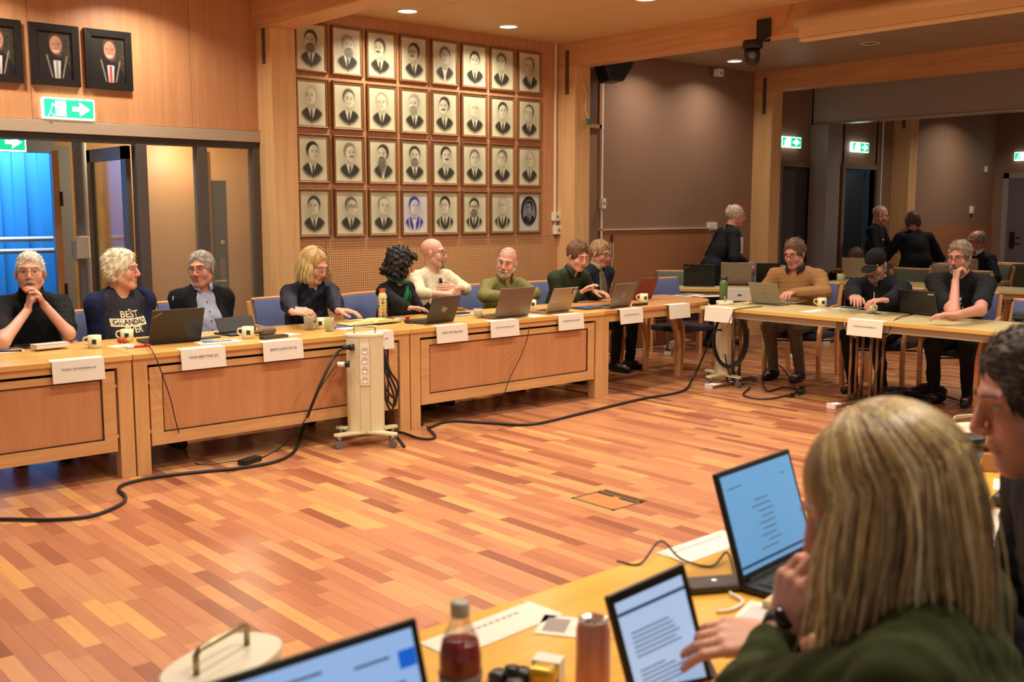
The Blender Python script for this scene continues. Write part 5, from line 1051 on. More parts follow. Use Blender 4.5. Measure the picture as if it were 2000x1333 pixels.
lump_px('wallet', 'flat black wallet lying behind the name card', 'wallet', 535, 661, (.2, .06, .02), BLACK, rz=.15, parts=[('fold_line', (-.1, .1, -.031, -.03, .008, .011), mat('socket_grey', '8a8378'))])
GLS = mat('drinking_glass', 'dfe6d4', .05, trans=.6, alpha=.45); AMB = mat('amber_drink', '9a6a4a', .1, trans=.6, alpha=.8); LIME = mat('lime_slice', 'b5c832', .4)
def glass(x, y, label, r, h, drink, lime=False):
    t = thing('drinking_glass', label, 'glass', (x, y, TZ)); MB().lathe([(r*.82, 0), (r, h), (r-.003, h), (r*.8-.003, .008), (.001, .008)], 24).build('tumbler', GLS, t, True)
    if drink: MB().lathe([(.001, .009), (r*.8-.004, .01), (r*.96-.004, h*.85), (.001, h*.86)], 20).build('drink', drink, t, True)
    if lime:
        q = MB(); q.prism([(r*.7*math.cos(a), .05+.048*math.sin(a)) for a in np.linspace(0, 6.283, 14, False)], -.006, .006, basis((-.008, 0, 0), (.75, -.66, 0), (0, 0, 1))); q.build('lime', LIME, t, bevel=.003); MB().lathe([(.001, .0), (.018, .02), (.02, .045), (.001, .06)], 10, (.016, 0, .03)).build('fruit', mat('berry', '9a3a32', .4), t, True); MB().tube([(.01, .0, .02), (.02, .01, h+.03)], .0025, 6).build('stick', CHROME, t)
p = tz(607, 646); glass(p[0], p[1]+.02, 'ribbed glass with amber drink by the person in the navy blouse', .04, .105, AMB); p = tz(646, 648); glass(p[0], p[1]+.02, 'glass with lime slice and fruit', .038, .10, None, True); p = tz(937, 622); glass(p[0], p[1]+.02, 'small frosted glass beside the large grey laptop', .038, .075, mat('milky', 'd8cfa8', .4))
lump_px('mobile_phone', 'blue-cased phone beside the lime glass', 'phone', 662, 641, (.15, .075, .009), mat('blue_case', '3c62b0', .3), rz=.1, parts=[('glass', (-.07, .07, -.033, .033, .0091, .0095), mat('blue_glass', '3a66c0', .15))])
# open notebook
p = tz(722, 634); t = thing('notebook', 'open notebook with cream pages under the hand of the person in navy', 'notebook', (p[0], p[1], TZ+.008), .05); MB().box(-.24, .24, -.085, .085, 0, .004).build('cover', BLACK, t, bevel=.001)
for s_ in (-1, 1): q = MB(); q.ring([[(s_*x, -.08, .005), (s_*x, .08, .005), (s_*x, .08, z_), (s_*x, -.08, z_)] for x, z_ in ((.002, .012), (.03, .03), (.09, .03), (.17, .022), (.235, .012))]); q.build('page_block', mat('cream_page', 'e2d68e', .6), t)
# patterned bottle
p = tz(752, 622); t = thing('water_bottle', 'cream bottle with coloured leaf pattern and orange cap', 'bottle', (p[0], p[1]+.03, TZ)); R0 = .037; MB().lathe([(.034, 0), (R0, .005), (R0, .165), (.03, .188), (.022, .2), (.022, .207), (.001, .208)], 28).build('flask', mat('bottle_cream', 'dcd59a', .35), t, True); MB().lathe([(.024, .205), (.024, .232), (.001, .233)], 20).build('cap', mat('cap_orange', 'd9603a', .4), t)
LC = ['4a5456', 'd9583f', 'cf9a38', 'b9b832']
for r in range(6):
    for k_ in range(6):
        a0 = 2*math.pi*k_/6; z_ = .02+.026*r; q = MB(); e = [(.34*math.cos(u), .0115*math.sin(u)) for u in np.linspace(0, 6.283, 10, False)]; tl = .3*(-1)**k_
        q.add([((R0+.0006)*math.cos(a0+x), (R0+.0006)*math.sin(a0+x), z_+y+x*tl*.03) for x, y in e], [tuple(range(10))]); q.build('leaf_mark', mat('leaf'+LC[(r+k_*3) % 4], LC[(r+k_*3) % 4], .4), t)
lump_px('mobile_phone', 'black phone lying before the slanted-logo laptop', 'phone', 812, 631, (.16, .08, .012), BLACK, rz=-.1, parts=[('glass', (-.07, .07, -.033, .033, .0121, .0125), mat('dark_glass', '2a2b2e'))]); lump_px('marker_pen', 'white marker pen with red cap beside the patterned bottle', 'pen', 783, 626, (.13, .02, .02), PAPER, rz=.1, parts=[('cap', (.04, .08, -.011, .011, -.0005, .021), RED)])
lump_px('notebook', 'closed grey notebook with dark phone on it behind the frosted glass', 'notebook', 905, 616, (.22, .14, .012), mat('grey_note', 'b5aca0', .6), rz=.1, parts=[('phone', (-.09, .05, -.03, .05, .012, .022), BLACK)])
lump_px('tablet_folio', 'blue-black tablet cover near the hand of the person in dark green', 'tablet', 1158, 602, (.38, .2, .012), mat('blue_black', '1c2c3f', .3), rz=.02, parts=[('picture', (-.15, .1, -.06, .08, .0121, .0125), mat('bluepic', '2f5a86', .3))]); lump_px('mobile_phone', 'black phone and charger before the ring-logo laptop', 'phone', 1250, 597, (.18, .05, .02), BLACK, rz=.1, parts=[('camera_bump', (-.08, -.05, -.02, .02, .02, .023), mat('dark_glass', '2a2b2e'))])
p = tz(1416, 585); t = thing('thermos_flask', 'green thermos flask with dark lid on the corner table', 'flask', (p[0], p[1]+.02, TZ)); MB().lathe([(.036, 0), (.038, .005), (.038, .155), (.034, .17), (.001, .171)], 24).build('body', mat('flask_green', '5d7a42', .4), t, True); MB().lathe([(.036, .17), (.036, .18), (.03, .183)], 24).build('ring', CHROME, t, True); MB().lathe([(.034, .18), (.034, .215), (.024, .222), (.001, .222)], 24).build('lid', mat('flask_dark', '26402c', .4), t, True)
lump_px('sweet_wrapper', 'red and cream sweet wrapper beside the green flask', 'wrapper', 1462, 594, (.16, .06, .02), mat('wrap_cream', 'cbb68a', .5), rz=.3, parts=[('red_patch', (.02, .07, -.025, .025, .0, .0215), RED)])
lump_px('computer_mouse', 'black computer mouse on the laminate table', 'mouse', 1826, 613, (.06, .1, .032), BLACK, rz=-.2, bev=.014, parts=[('wheel', (-.004, .004, .015, .035, .03, .0335), RUB)]); t = thing('speaker_puck', 'black conical puck beside the computer mouse', 'device', tz(1852, 611)); MB().lathe([(.04, 0), (.042, .01), (.02, .05), (.016, .055), (.001, .056)], 20).build('body', BLACK, t, True); MB().lathe([(.016, .055), (.014, .058), (.001, .058)], 14).build('button', RUB, t)
lump_px('camera_case', 'black zipped case on the laminate table before the blue chair', 'case', 1996, 628, (.14, .12, .07), BLACK, rz=.2, bev=.03, parts=[('zip', (-.071, .071, -.061, .061, .034, .037), RUB)])
cable([tz(1488, 600)+[0, 0, .006], tz(1460, 603)+[0, 0, .006], tz(1440, 606)+[-.02, 0, .005], onx(1430, 615, 7.2), onx(1420, 640, 7.1)], .004, 'black charging lead running from the tablet to the second tower', 'laptop_lead'); cable([tz(1815, 606)+[0, 0, .006], tz(1780, 616)+[0, 0, .005], tz(1750, 625)+[0, 0, .005], onx(1735, 650, 7.28), onx(1715, 720, 7.3), onx(1700, 770, 7.35)], .004, 'black lead falling from the charcoal laptop over the table edge', 'laptop_lead')
# shoulder bag on the floor
p = onz(1770, 790); t = thing('shoulder_bag', 'limp black leather bag lying under the laminate table', 'bag', (p[0]+.12, p[1]+.05, 0), R_(-48)); 
def bagmesh():
    V, Q = surface([El((0, 0, .05), (.3, .16, .065), k=.03), El((-.15, .02, .04), (.16, .13, .05), k=.03), El((.17, .03, .075), (.15, .13, .07), k=.03)], .014); V = V+vnormals(V, Q)*wob(V, .012, 22, 5)[:, None]; V[:, 2] = np.maximum(V[:, 2], .001); return vmesh('body', V, Q)
mkobj('body', bagmesh(), mat('black_leather', '141212', .35, bump=.4, bscale=30), t); MB().tube(smooth([(.2, -.1, .1), (.34, -.12, .05), (.4, 0, .02), (.34, .1, .03), (.2, .1, .1)]), .011, 6, flat=.4).build('strap', BLACK, t, True)
# white junction box and cable by the wall under the tables
p = onz(1375, 681); t = thing('floor_box', 'white cable box on the floor by the brown wall', 'box', (p[0], 7.86, 0)); MB().box(-.17, .17, -.05, .05, 0, .06).build('case', WHITE, t, bevel=.006); MB().box(-.15, .15, -.052, -.05, .01, .05).build('cover', mat('pale_cover', 'd5c9a8', .5), t)
cable([(8.0, 7.85, .02), (8.4, 7.8, .015), (8.9, 7.86, .015), (9.6, 7.84, .015)], .006, 'white cable lying along the brown wall', 'wall_cable', WHITE)

# ------------------------------------------------------------------ foreground table top
SCR = mat('screen_blue', '5f9ad0', .2, emit=.55); SCRT = mat('screen_tablet', 'a9c8f2', .2, emit=.75); SCRD = mat('screen_line', '55749a', .3, emit=.2); SBL = mat('screen_button', '1262d6', .3, emit=.6); SNV = mat('screen_bar', '1c3a6a', .3, emit=.2)
def scr_lines(par, M, lines, m=None):
    q = MB(); [q.box(u0, u1, .0021, .0024, v0, v1, M) for u0, u1, v0, v1 in lines]; tag(q.build('screen_text', m or SCRD, par), kind='stuff')
def near_laptop(a, b, hinge_dir, w_, lid, ang, label, scr, rz):
    pass
# laptop before the blonde woman: screen faces her (towards -y)
def facing_laptop(x, y, rz, w_, d_, lid, ang, label, scr):
    t = laptop(x, y, rz, w_, d_, lid, '1d1c1c', label, ang=ang, screen=scr); return t
hz_ = onz(1495, 1150, TZ+.02); L2 = facing_laptop(2.02, 1.36, R_(180+6), .345, .235, .25, 108, 'open black laptop with blue document screen before the person in the olive sweater', SCR)
M2 = Matrix.Translation((0, .004, .02)) @ Matrix.Rotation(R_(18), 4, 'X'); rr = random.Random(2); lid2 = [o for o in kids(L2) if o.name.startswith('lid')][0]
scr_lines(lid2, M2, [(-.02+rr.uniform(-.02, .0), rr.uniform(.02, .06), z_, z_+.003) for z_ in np.arange(.05, .17, .014)]+[(.08, .14, .205, .208), (-.12, -.1, .20, .203)])
scr_lines(lid2, M2, [(-.158, .158, .026, .032)], SNV)
L1 = facing_laptop(.70, 1.145, R_(180), .34, .235, .235, 108, 'open black laptop with bright web page at the end of the foreground table', mat('screen_web', '8db4e8', .2, emit=.7))
lid1 = [o for o in kids(L1) if o.name.startswith('lid')][0]; scr_lines(lid1, M2, [(-.155, -.125, .17, .196), (-.06, .09, .145, .165)], SBL); scr_lines(lid1, M2, [(-.11, -.05, .19, .194), (-.13, -.08, .15, .154), (-.14, -.09, .12, .13), (-.03, .12, .1, .104), (-.03, .1, .08, .084), (.0, .13, .2, .204)])
# tablet on a black folio, leaning
A = atd(1182, 1168, 1.80); B = atd(1338, 1100, 1.86); C3 = atd(1420, 1262, 1.90)
X = unit(B-A); Yv = unit((C3-B)-X*((C3-B)@X)); wd = np.linalg.norm(B-A); hd_ = np.linalg.norm(C3-B)
t = thing('tablet_computer', 'tablet showing a document in a black folio held by the person in the olive sweater', 'tablet'); Mt = basis(Vector(A), Vector(X), Vector(Yv)); sg = 1 if (Mt.to_3x3() @ Vector((0, 0, 1))).dot(Vector(-_F)) > 0 else -1
MB().box(0, wd, 0, .255, -.012*sg, 0, Mt).build('case', BLACK, t, bevel=.006); MB().box(.014, wd-.014, .018, .235, 0, .001*sg, Mt).build('screen', SCRT, t)
q = MB(); q.box(.014, wd-.014, .038, .044, .001*sg, .0014*sg, Mt); q.build('toolbar_line', SNV, t); q = MB(); rr = random.Random(5)
for v_ in np.arange(.08, .2, .009):
    if .125 < v_ < .15: continue
    q.box(.03, .03+rr.uniform(.05, wd-.07), v_, v_+.0025, .001*sg, .0014*sg, Mt)
tag(q.build('screen_text', SCRD, t), kind='stuff')
fo = np.array(A)+Yv*.255; q = MB(); q.add([tuple(fo), tuple(fo+X*wd), tuple(fo+X*wd-_F0*-.12), tuple(fo-_F0*-.12)], [(0, 1, 2, 3)]); zz = min(fo[2], TZ+.01); o = q.build('folio_flap', BLACK, t)
for v in o.data.vertices: v.co.z = TZ+.006
md = o.modifiers.new('thick', 'SOLIDIFY'); md.thickness = .008
def profile(name, label, cat, p, parts, rz=0.):
    t = thing(name, label, cat, p, rz)
    for nm, prof, m_ in parts: MB().lathe(prof, 32).build(nm, m_, t, True)
    return t
JUICE = mat('red_soda', '8a1420', .1, trans=.35, spec=.6); PET = mat('pet_clear', 'e0b8a8', .05, trans=.9, alpha=.4)
p = tz(900, 1415); profile('soda_bottle', 'plastic bottle of red soda with grey cap', 'bottle', (p[0], p[1], TZ), [('bottle', [(.03, 0), (.036, .008), (.035, .06), (.033, .075), (.035, .09), (.036, .12), (.03, .15), (.017, .18), (.014, .192), (.001, .193)], PET), ('drink', [(.001, .003), (.034, .008), (.033, .06), (.031, .075), (.033, .09), (.034, .12), (.03, .145), (.001, .146)], JUICE), ('label_band', [(.0362, .062), (.0352, .075), (.0367, .092)], mat('label_silver', '8a7d78', .35, .4, noise=.3, nscale=60)), ('cap', [(.0155, .188), (.016, .19), (.016, .21), (.014, .213), (.001, .213)], mat('cap_grey', 'b5b09a', .4))])
p = tz(1157, 1392); CANM = mat('can_copper', 'd08c7c', .35, .4, noise=.25, nscale=9, stretch=(3, 3, .4))
t = profile('soda_can', 'tall copper-pink drinks can', 'can', (p[0], p[1], TZ), [('can', [(.024, 0), (.029, .01), (.029, .148), (.025, .162), (.025, .165), (.023, .163), (.001, .162)], CANM), ('rim', [(.0255, .162), (.0262, .166), (.0245, .167), (.0235, .163)], CHROME)]); MB().box(-.006, .012, -.008, .008, .163, .1655).build('pull_tab', CHROME, t, bevel=.002); MB().lathe([(.007, .1632), (.0001, .1633)], 12, (-.012, .004, 0)).build('opening', BLACK, t)
p = tz(1000, 1335); t = thing('bottle_cap_stand', 'small dark three-lobed gadget on the foreground table', 'gadget', (p[0], p[1], TZ))
for i in range(3): MB().lathe([(.018, 0), (.02, .012), (.012, .02), (.001, .02)], 14, (.026*math.cos(2.1*i), .026*math.sin(2.1*i), 0)).build('lobe', mat('gadget_dark', '2b2825', .35), t, True)
MB().lathe([(.012, .0), (.014, .03), (.001, .032)], 14).build('hub', BLACK, t, True)
p = tz(1065, 1330); lump('snack_packet', 'gold and white snack packet behind the drinks can', 'packet', p[0], p[1], (.07, .05, .035), mat('gold_foil', 'c8a43a', .3, .5), rz=.5, bev=.012, parts=[('white_panel', (.0, .036, -.026, .026, .0, .036), PAPER)])
def near_card(x0, y0, x1, y1, label, txt):
    a, b = onz(x0, y0, TZ), onz(x1, y1, TZ); c_ = (a+b)/2; rz = math.atan2(b[1]-a[1], b[0]-a[0]); t = sheet(c_[0], c_[1]-.035, rz, np.linalg.norm(b-a), .1, label, name='name_card', cat='name card'); 
    q = MB(); [q.box(-.1+.018*i, -.088+.018*i, .018, .026, .002, .0024) for i in range(11)]; q.build('lettering', mat('ink_pale', '9a8f86', .7), t)
near_card(830, 1262, 1045, 1180, 'white name card lying behind the soda bottle', ''); near_card(1290, 1085, 1420, 1040, 'white name card lying behind the black laptop', '')
sheet_px(1100, 1225, .6, .1, .1, 'small printed card beside the drinks can', pic='9a8f88'); lump_px('power_bank', 'dark brown power bank beside the tablet', 'power bank', 1398, 1150, (.15, .07, .02), mat('bank_brown', '3a2f28', .3), rz=R_(-30), bev=.009, parts=[('led', (-.01, .0, -.004, .004, .02, .0206), mat('led_white', 'e0ffe8', .3, emit=1.))])
cable([tz(1205, 1100)+[0, 0, .004], tz(1250, 1105)+[0, 0, .004], tz(1290, 1080)+[0, 0, .03], tz(1330, 1100)+[0, 0, .01], tz(1390, 1110)+[0, 0, .004], tz(1420, 1095)+[0, 0, .02], tz(1440, 1150)+[0, 0, .006]], .0028, 'thin black lead curling behind the tablet', 'laptop_lead')
cable([tz(1425, 1165)+[0, 0, .008], tz(1450, 1180)+[0, 0, .006], tz(1430, 1195)+[0, 0, .005], tz(1400, 1200)+[0, 0, .005]], .0035, 'short white charging lead on the power bank', 'charging_lead', WHITE)
p = tz(1512, 1180); lump('lip_balm', 'cream tube with red cap beside the hand of the person in olive', 'tube', p[0], p[1], (.09, .022, .02), mat('wrap_cream', 'cbb68a'), rz=.2, bev=.008, parts=[('cap', (.03, .06, -.012, .012, -.0, .021), RED)]); sheet_px(1490, 1205, .3, .14, .1, 'white envelope with dark stripe beside the tablet', pic='c9c4ba')
p = tz(1885, 985); profile('travel_tumbler', 'steel travel tumbler with red base and black lid', 'tumbler', (p[0], p[1], TZ), [('red_base', [(.03, 0), (.031, .003), (.034, .085), (.001, .086)], mat('tumbler_red', 'b81f2c', .35)), ('steel_body', [(.0345, .085), (.042, .18), (.001, .181)], mat('tumbler_steel', 'b5aa98', .22, .95)), ('lid', [(.044, .178), (.045, .2), (.038, .203), (.034, .196), (.001, .196)], BLACK)])
t = lump_px('paper_bag', 'small brown folded paper packet beside the tumbler', 'packet', 1925, 915, (.11, .07, .06), mat('kraft', 'a8764e', .8), rz=.5, bev=.004); M3 = Matrix.Translation((0, 0, .06)) @ Matrix.Rotation(R_(40), 4, 'Y'); MB().box(-.05, .02, -.035, .035, 0, .004, M3).build('flap', mat('kraft', 'a8764e'), t)
sheet_px(1975, 950, .4, .14, .1, 'white napkin with green fruit on the near table'); p = tz(1985, 945); profile('green_fruit', 'small green fruit on the white napkin', 'fruit', (p[0], p[1], TZ+.003), [('flesh', [(.001, 0), (.02, .005), (.028, .022), (.02, .04), (.001, .045)], mat('fruit_green', '93a02c', .4)), ('stem', [(.003, .044), (.002, .054), (.0005, .055)], mat('stem_brown', '5a4a2a', .7))])
lump_px('computer_mouse', 'dark grey mouse beside colourful leaflets on the near table', 'mouse', 1965, 985, (.11, .065, .035), mat('mouse_grey', '38332f', .4), rz=.2, bev=.015, parts=[('red_mark', (-.04, -.02, -.01, .01, .034, .0355), RED)]); sheet_px(1930, 1010, .5, .16, .1, 'green and red leaflet on the near table', pic='7ac070'); sheet_px(1925, 1040, .2, .18, .12, 'leaflet with dark red picture on the near table', pic='a8403a', n=2); sheet_px(1930, 1075, .3, .16, .14, 'white paper under the dark sleeve on the near table', n=2)
# ------------------------------------------------------------------ the people
GR = ('grey', '9a9088'); WH = ('white', 'd6cfbd'); BLK = ('black_top', '131316')
def seat(P, label, fab='blue', dy=.0): 
    c, s_ = math.cos(P.rz), math.sin(P.rz); o = np.array([-s_*-.0, 0, 0]); chair(P.loc[0]-s_*dy*-1*0, P.loc[1], P.rz, label, fab, 'upholstered bentwood armchairs')
def buttons(P, n=4, u=0., v0=-.1, dv=-.07, col='2a2a30'):
    def b(place):
        for i in range(n): q = MB(); q.lathe([(.0065, 0), (.006, .002), (.0005, .0025)], 10); me = place(q.mesh('button'), u, v0+dv*i); mkobj('button', me, mat('btn'+col, col, .4), P.root)
    chest_print(P, b)
# man in black polo, hands folded before his mouth
m1 = person('person in black polo shirt and glasses resting chin on folded hands', ony(57, 494, 7.08), R_(-14), dict(hyaw=-6, pitch=-2, lean=14, skin='d59c82', shirt=BLK, sleeve=.42, collar=BLK, vneck=.06, belly=.03, s=1.0, hs=1.06, hair='short', hthick=.006, tuft=.014, hairc=WH, beard='moustache', beardc=('sandy', 'c8b496'), brow='c0b098', glasses='8a8078',
   armL=dict(e=onz(134, 652, .80), w=ony(86, 596, 6.90), d=ony(66, 556, 6.88)-ony(86, 596, 6.90), n=(-.8, .1, -.2), curl=.55), armR=dict(e=onz(6, 668, .80), w=ony(54, 606, 6.90), d=ony(62, 572, 6.88)-ony(54, 606, 6.90), n=(.8, .0, -.1), curl=1.0)))
m2 = person('person in navy cardigan over a dark t-shirt with cream lettering', ony(236, 491, 7.04), R_(6), dict(hyaw=44, pitch=2, lean=4, skin='d49a80', shirt=('charcoal_tee', '2c2e36'), topname='shirt', vneck=.07, belly=.05, s=1.0, hs=1.05, outer=('navy_knit', '1c2444', .95, .6, 140.), open=.155, sleeve=1., hair='full', hthick=.017, hairc=('silver', 'd9cfae'), comb=(.2, .6, -.7), tuft=.045, brow='c8bca0', armL=dict(wl=(.12, -.24, .66), pole=(.05, .9, -.35)), armR=dict(wl=(-.12, -.24, .66), pole=(-.05, .9, -.35))))
def grandad(place):
    W_ = mat('print_cream', 'e2dab4', .7); D_ = mat('print_dark', '24252c', .7)
    def tx(s_, size, u, v_, m_, lift=.003): 
        o = text(s_, size, 'shirt_lettering', m_, m2.root, Matrix.Identity(4), ext=0., bold=.0012); me = o.data; place(me, u, v_, lift)
    tx('BEST', .06, -.0, -.125, W_); tx('EVER', .06, .01, -.225, W_)
    q = MB(); n = 14; w2, h2 = .125, .026; q.add([(x, y, 0) for y in (-h2, h2) for x in np.linspace(-w2, w2, n)], [(i, i+1, n+i+1, n+i) for i in range(n-1)]); me = place(q.mesh('shirt_band'), 0, -.175, .0035); mkobj('shirt_band', me, W_, m2.root); tx('GRANDAD', .046, 0, -.175, D_, .0055)
chest_print(m2, grandad)
q = MB(); p = m2.neck+m2.fw*.115-m2.up*.10; q.lathe([(.014, 0), (.012, .006), (.001, .007)], 14); o = q.build('badge', mat('silver_badge', 'c5c9d0', .2, .8), m2.root, True); o.matrix_local = basis(Vector(p), Vector(m2.rt), Vector(m2.up))
m3 = person('person in black cardigan over pale blue-grey shirt, head turned aside', ony(392, 493, 7.36), R_(-4), dict(hyaw=-46, pitch=4, roll=-4, lean=-3, skin='c98d74', shirt=('bluegrey_shirt', '98a0b4', .7, .15), collar=('bluegrey_shirt', '98a0b4'), vneck=.03, belly=.04, s=1.0, hs=1.05, outer=('black_knit', '151517', .95, .5, 140.), open=.085, hair='short', hthick=.010, hairc=('ash', '9b958a'), brow='6a5c50', glasses='6a4a3a', stub='a87a66', armL=dict(wl=(.12, -.24, .66), pole=(.05, .9, -.35)), armR=dict(wl=(-.12, -.24, .66), pole=(-.05, .9, -.35))))
buttons(m3, 5, 0, -.08, -.07)
w4 = person('person in navy velvet blouse reading an open notebook', ony(614, 487, 7.02), R_(4), dict(hyaw=14, pitch=24, lean=16, skin='dba48a', shirt=('navy_velvet', '171a2c', .55, .5, 40.), vneck=.12, s=1.08, kneeL=(.36, -.37, .505), ankL=(.36, -.34, .09), kneeR=(-.27, -.39, .505), ankR=(-.27, -.36, .09), sw=.172, bust=1., hs=1.02, hair=None, brow='a8865a', glasses='b9b2ac', eyeopen=.35, wr=.008, armL=dict(w=onz(664, 618, .825), d=(.7, -.7, -.05), n=(0, 0, -1), curl=.3), armR=dict(w=onz(574, 628, .83), d=(.6, -.6, 0), n=(.6, 0, -.8), curl=.5)))
w5 = person('person in black top and green scarf typing on a laptop', ony(782, 487, 7.0), R_(14), dict(hyaw=52, pitch=16, lean=10, skin='c98f74', shirt=BLK, s=.92, sw=.16, bust=.95, hs=1.02, hair='curly', hairc=('dark', '15100e'), hairc2=('dark2', '221814'), brow='2a201a', armR=dict(w=onz(804, 606, .825), d=(.8, -.6, 0), curl=.3), armL=dict(wl=(.08, -.40, .83), pole=(.3, .8, -.3))))
sc_ = cloth('green_scarf', '17754a', .5); q = MB(); q.tube([w5.neck+w5.up*.05+w5.rt*.085*math.cos(a)+w5.fw*.08*math.sin(a)-w5.up*.02*math.sin(a) for a in np.linspace(0, 6.283, 20, False)], .018, 8, True); o = q.build('scarf', sc_, w5.root, True); q = MB(); p = w5.neck+w5.fw*.12-w5.up*.0
for k_ in (-1, 1): q.tube(smooth([p, p-w5.up*.06+w5.rt*.02*k_+w5.fw*.02, p-w5.up*.13+w5.rt*.03*k_+w5.fw*.01]), [.014]*5+[.022]*5+[.017]*3, 8, flat=.5)
q.build('scarf_end', sc_, o, True)
q = MB(); a_, b_ = w5.arm[-1][1], w5.arm[-1][2]; c = b_-(b_-a_)*.1; q.tube([c+unit(np.cross(b_-a_, [0, 0, 1]))*.031*math.cos(k_)+np.array([0, 0, 1])*.031*math.sin(k_) for k_ in np.linspace(0, 6.283, 16, False)], .007, 6, True); q.build('bracelet', BLACK, w5.root, True)
m6 = person('person in cream henley sitting with arms crossed', ony(846, 467, 7.44), R_(4), dict(hyaw=38, pitch=2, lean=2, skin='d8a48a', shirt=('cream_henley', 'd8cfae', .85, .35, 60.), sleeve=.62, belly=.04, s=1.0, hs=1.05, vneck=.05, hair=None, beard='goatee', beardc=('greybeard', '8d8478'), brow='8a7a68', glasses='3a3430', armL=dict(el=(.26, -.17, .88), wl=(.03, -.30, .90), d=(-1, .15, .12), n=(0, 1, -.2), curl=.25), armR=dict(el=(-.26, -.17, .87), wl=(-.04, -.31, .85), d=(1, .1, -.05), n=(0, 1, 0), curl=.4)))
q = MB(); p = m6.neck+m6.fw*.125-m6.up*.05; q.tube([p, p-m6.up*.05+m6.rt*.015], [.014, .008], 8, flat=.4); q.tube([p+m6.rt*-.012, p-m6.up*.055-m6.rt*.004], [.012, .008], 8, flat=.4); q.build('hung_glasses', BLACK, m6.root, True); buttons(m6, 2, 0, -.1, -.04, 'c9bf9c')
m7 = person('person in olive shirt with glasses pushed up, arms on the table', ony(990, 484, 7.08), R_(-6), dict(hyaw=-48, pitch=12, roll=10, lean=16, skin='d39c84', shirt=('olive_shirt', '77733f', .7, .35, 50.), collar=('olive_shirt', '77733f'), s=1.0, kneeL=(-.08, -.41, .505), ankL=(-.08, -.38, .09), kneeR=(-.25, -.41, .505), ankR=(-.25, -.38, .09), hs=1.06, vneck=.05, hair=None, beard='full', beardc=('saltbeard', 'b0a48c'), brow='5f5040', glasses='2c2622', gup=1, armL=dict(el=(.27, -.22, .83), wl=(.06, -.38, .83), d=(-1, -.1, 0), curl=.4), armR=dict(el=(-.27, -.2, .83), wl=(-.06, -.36, .83), d=(1, -.2, 0), curl=.4)))
buttons(m7, 3, 0, -.08, -.07, '4a4828')
m8 = person('person in dark green shirt bending over a laptop', ony(1128, 473, 6.86), R_(0), dict(hyaw=-2, pitch=22, lean=27, skin='d8a188', shirt=('forest_shirt', '27351f', .7, .3, 50.), collar=('forest_shirt', '27351f'), s=1.05, hs=1.03, vneck=.04, hair='side', hthick=.016, hairc=('brown', '6b4a30'), comb=(.8, .3, -.1), tuft=.035, brow='5a3f2a', eyeopen=.4, armL=dict(wl=(.16, -.38, .83), d=(.3, -.9, -.05), curl=.4), armR=dict(wl=(-.06, -.42, .83), pole=(-.4, .7, -.2))))
m9 = person('person in checked shirt and dark vest seated at the corner table', ony(1172, 471, 7.28), R_(8), dict(hyaw=6, pitch=16, lean=6, skin='c98e76', shirt=('check_shirt', '8f8664', .8, .2), collar=('check_shirt', '8f8664'), s=1.04, hs=1.02, outer=('dark_vest', '1c2130', .8, .3), open=.06, hair='short', hairc=('sandgrey', 'a1825c'), brow='8a6a4a', glasses='5a4a40', eyeopen=.4, pants=('black_trousers', '17171a'), armL=dict(wl=(.12, -.24, .66), pole=(.05, .9, -.35)), armR=dict(wl=(-.12, -.24, .66), pole=(-.05, .9, -.35))))
for i in range(5):
    q = MB(); n = 10; u = (-2+i)*.016; q.add([(u+dx, y, 0) for y in np.linspace(-.02, -.26, n) for dx in (-.003, .003)], [(2*k_, 2*k_+1, 2*k_+3, 2*k_+2) for k_ in range(n-1)])
    chest_print(m9, lambda place, q=q: mkobj('shirt_stripe', place(q.mesh('shirt_stripe'), 0, 0, .002), mat('stripe_dark', '2a2824', .8), m9.root))
# right-hand row
tan = person('person in tan sweater and glasses looking down at a tablet', onx(1553, 468, 8.38), R_(-80), dict(hyaw=-6, pitch=18, lean=14, skin='c98e78', shirt=('tan_knit', 'a0764a', .95, .5, 130.), collar=('dark_collar', '2a2830'), s=1.2, hs=1.06, belly=.05, hair='short', hthick=.013, hairc=('umber', '6a4e36'), tuft=.04, brow='4a382a', glasses='2a2420', stub='9a7868', eyeopen=.4, pants=('taupe_trousers', '6a5f50', .85), armL=dict(el=(.31, -.2, .835), wl=(.07, -.36, .83), d=(-1, -.2, 0)), fy=-.27, armR=dict(wl=(-.14, -.34, .835), d=(-.9, -.2, 0), curl=.3)))
cap = person('person in black hooded jacket and black baseball cap looking down', onx(1712, 487, 8.30), R_(-82), dict(hyaw=-4, pitch=26, lean=16, skin='c08a72', shirt=('black_hoodie', '131519', .9, .4), s=1.2, hs=1.04, hair=None, beard='long', beardc=('sandbeard', '8a765c'), brow='4a3a2e', eyeopen=.3, fy=-.27, armR=dict(w=onz(1668, 604, .83), d=(-.7, -.5, 0), curl=.4), armL=dict(w=onz(1708, 604, .83), d=(-.8, .4, 0), curl=.4, pole=(.1, .9, -.3))))
cm = cloth('cap_black', '101012'); V, Q = surface(xf([El((0, .012, .052), (.088, .108, .09), k=.01), El((0, .03, -.07), (.2, .2, .09), k=.01, cut=True)], cap.Rh, cap.head), .006); co = mkobj('baseball_cap', vmesh('baseball_cap', V, Q), cm, cap.root)
V, Q = surface(xf([El((0, -.128, .030), (.07, .07, .009), rotm(rx=.12), k=.01)], cap.Rh, cap.head), .005); mkobj('cap_brim', vmesh('cap_brim', V, Q), cm, co)
q = MB(); zp = [cap.neck+cap.fw*.13-cap.up*(.02+.03*i)+cap.rt*.004*i for i in range(10)]
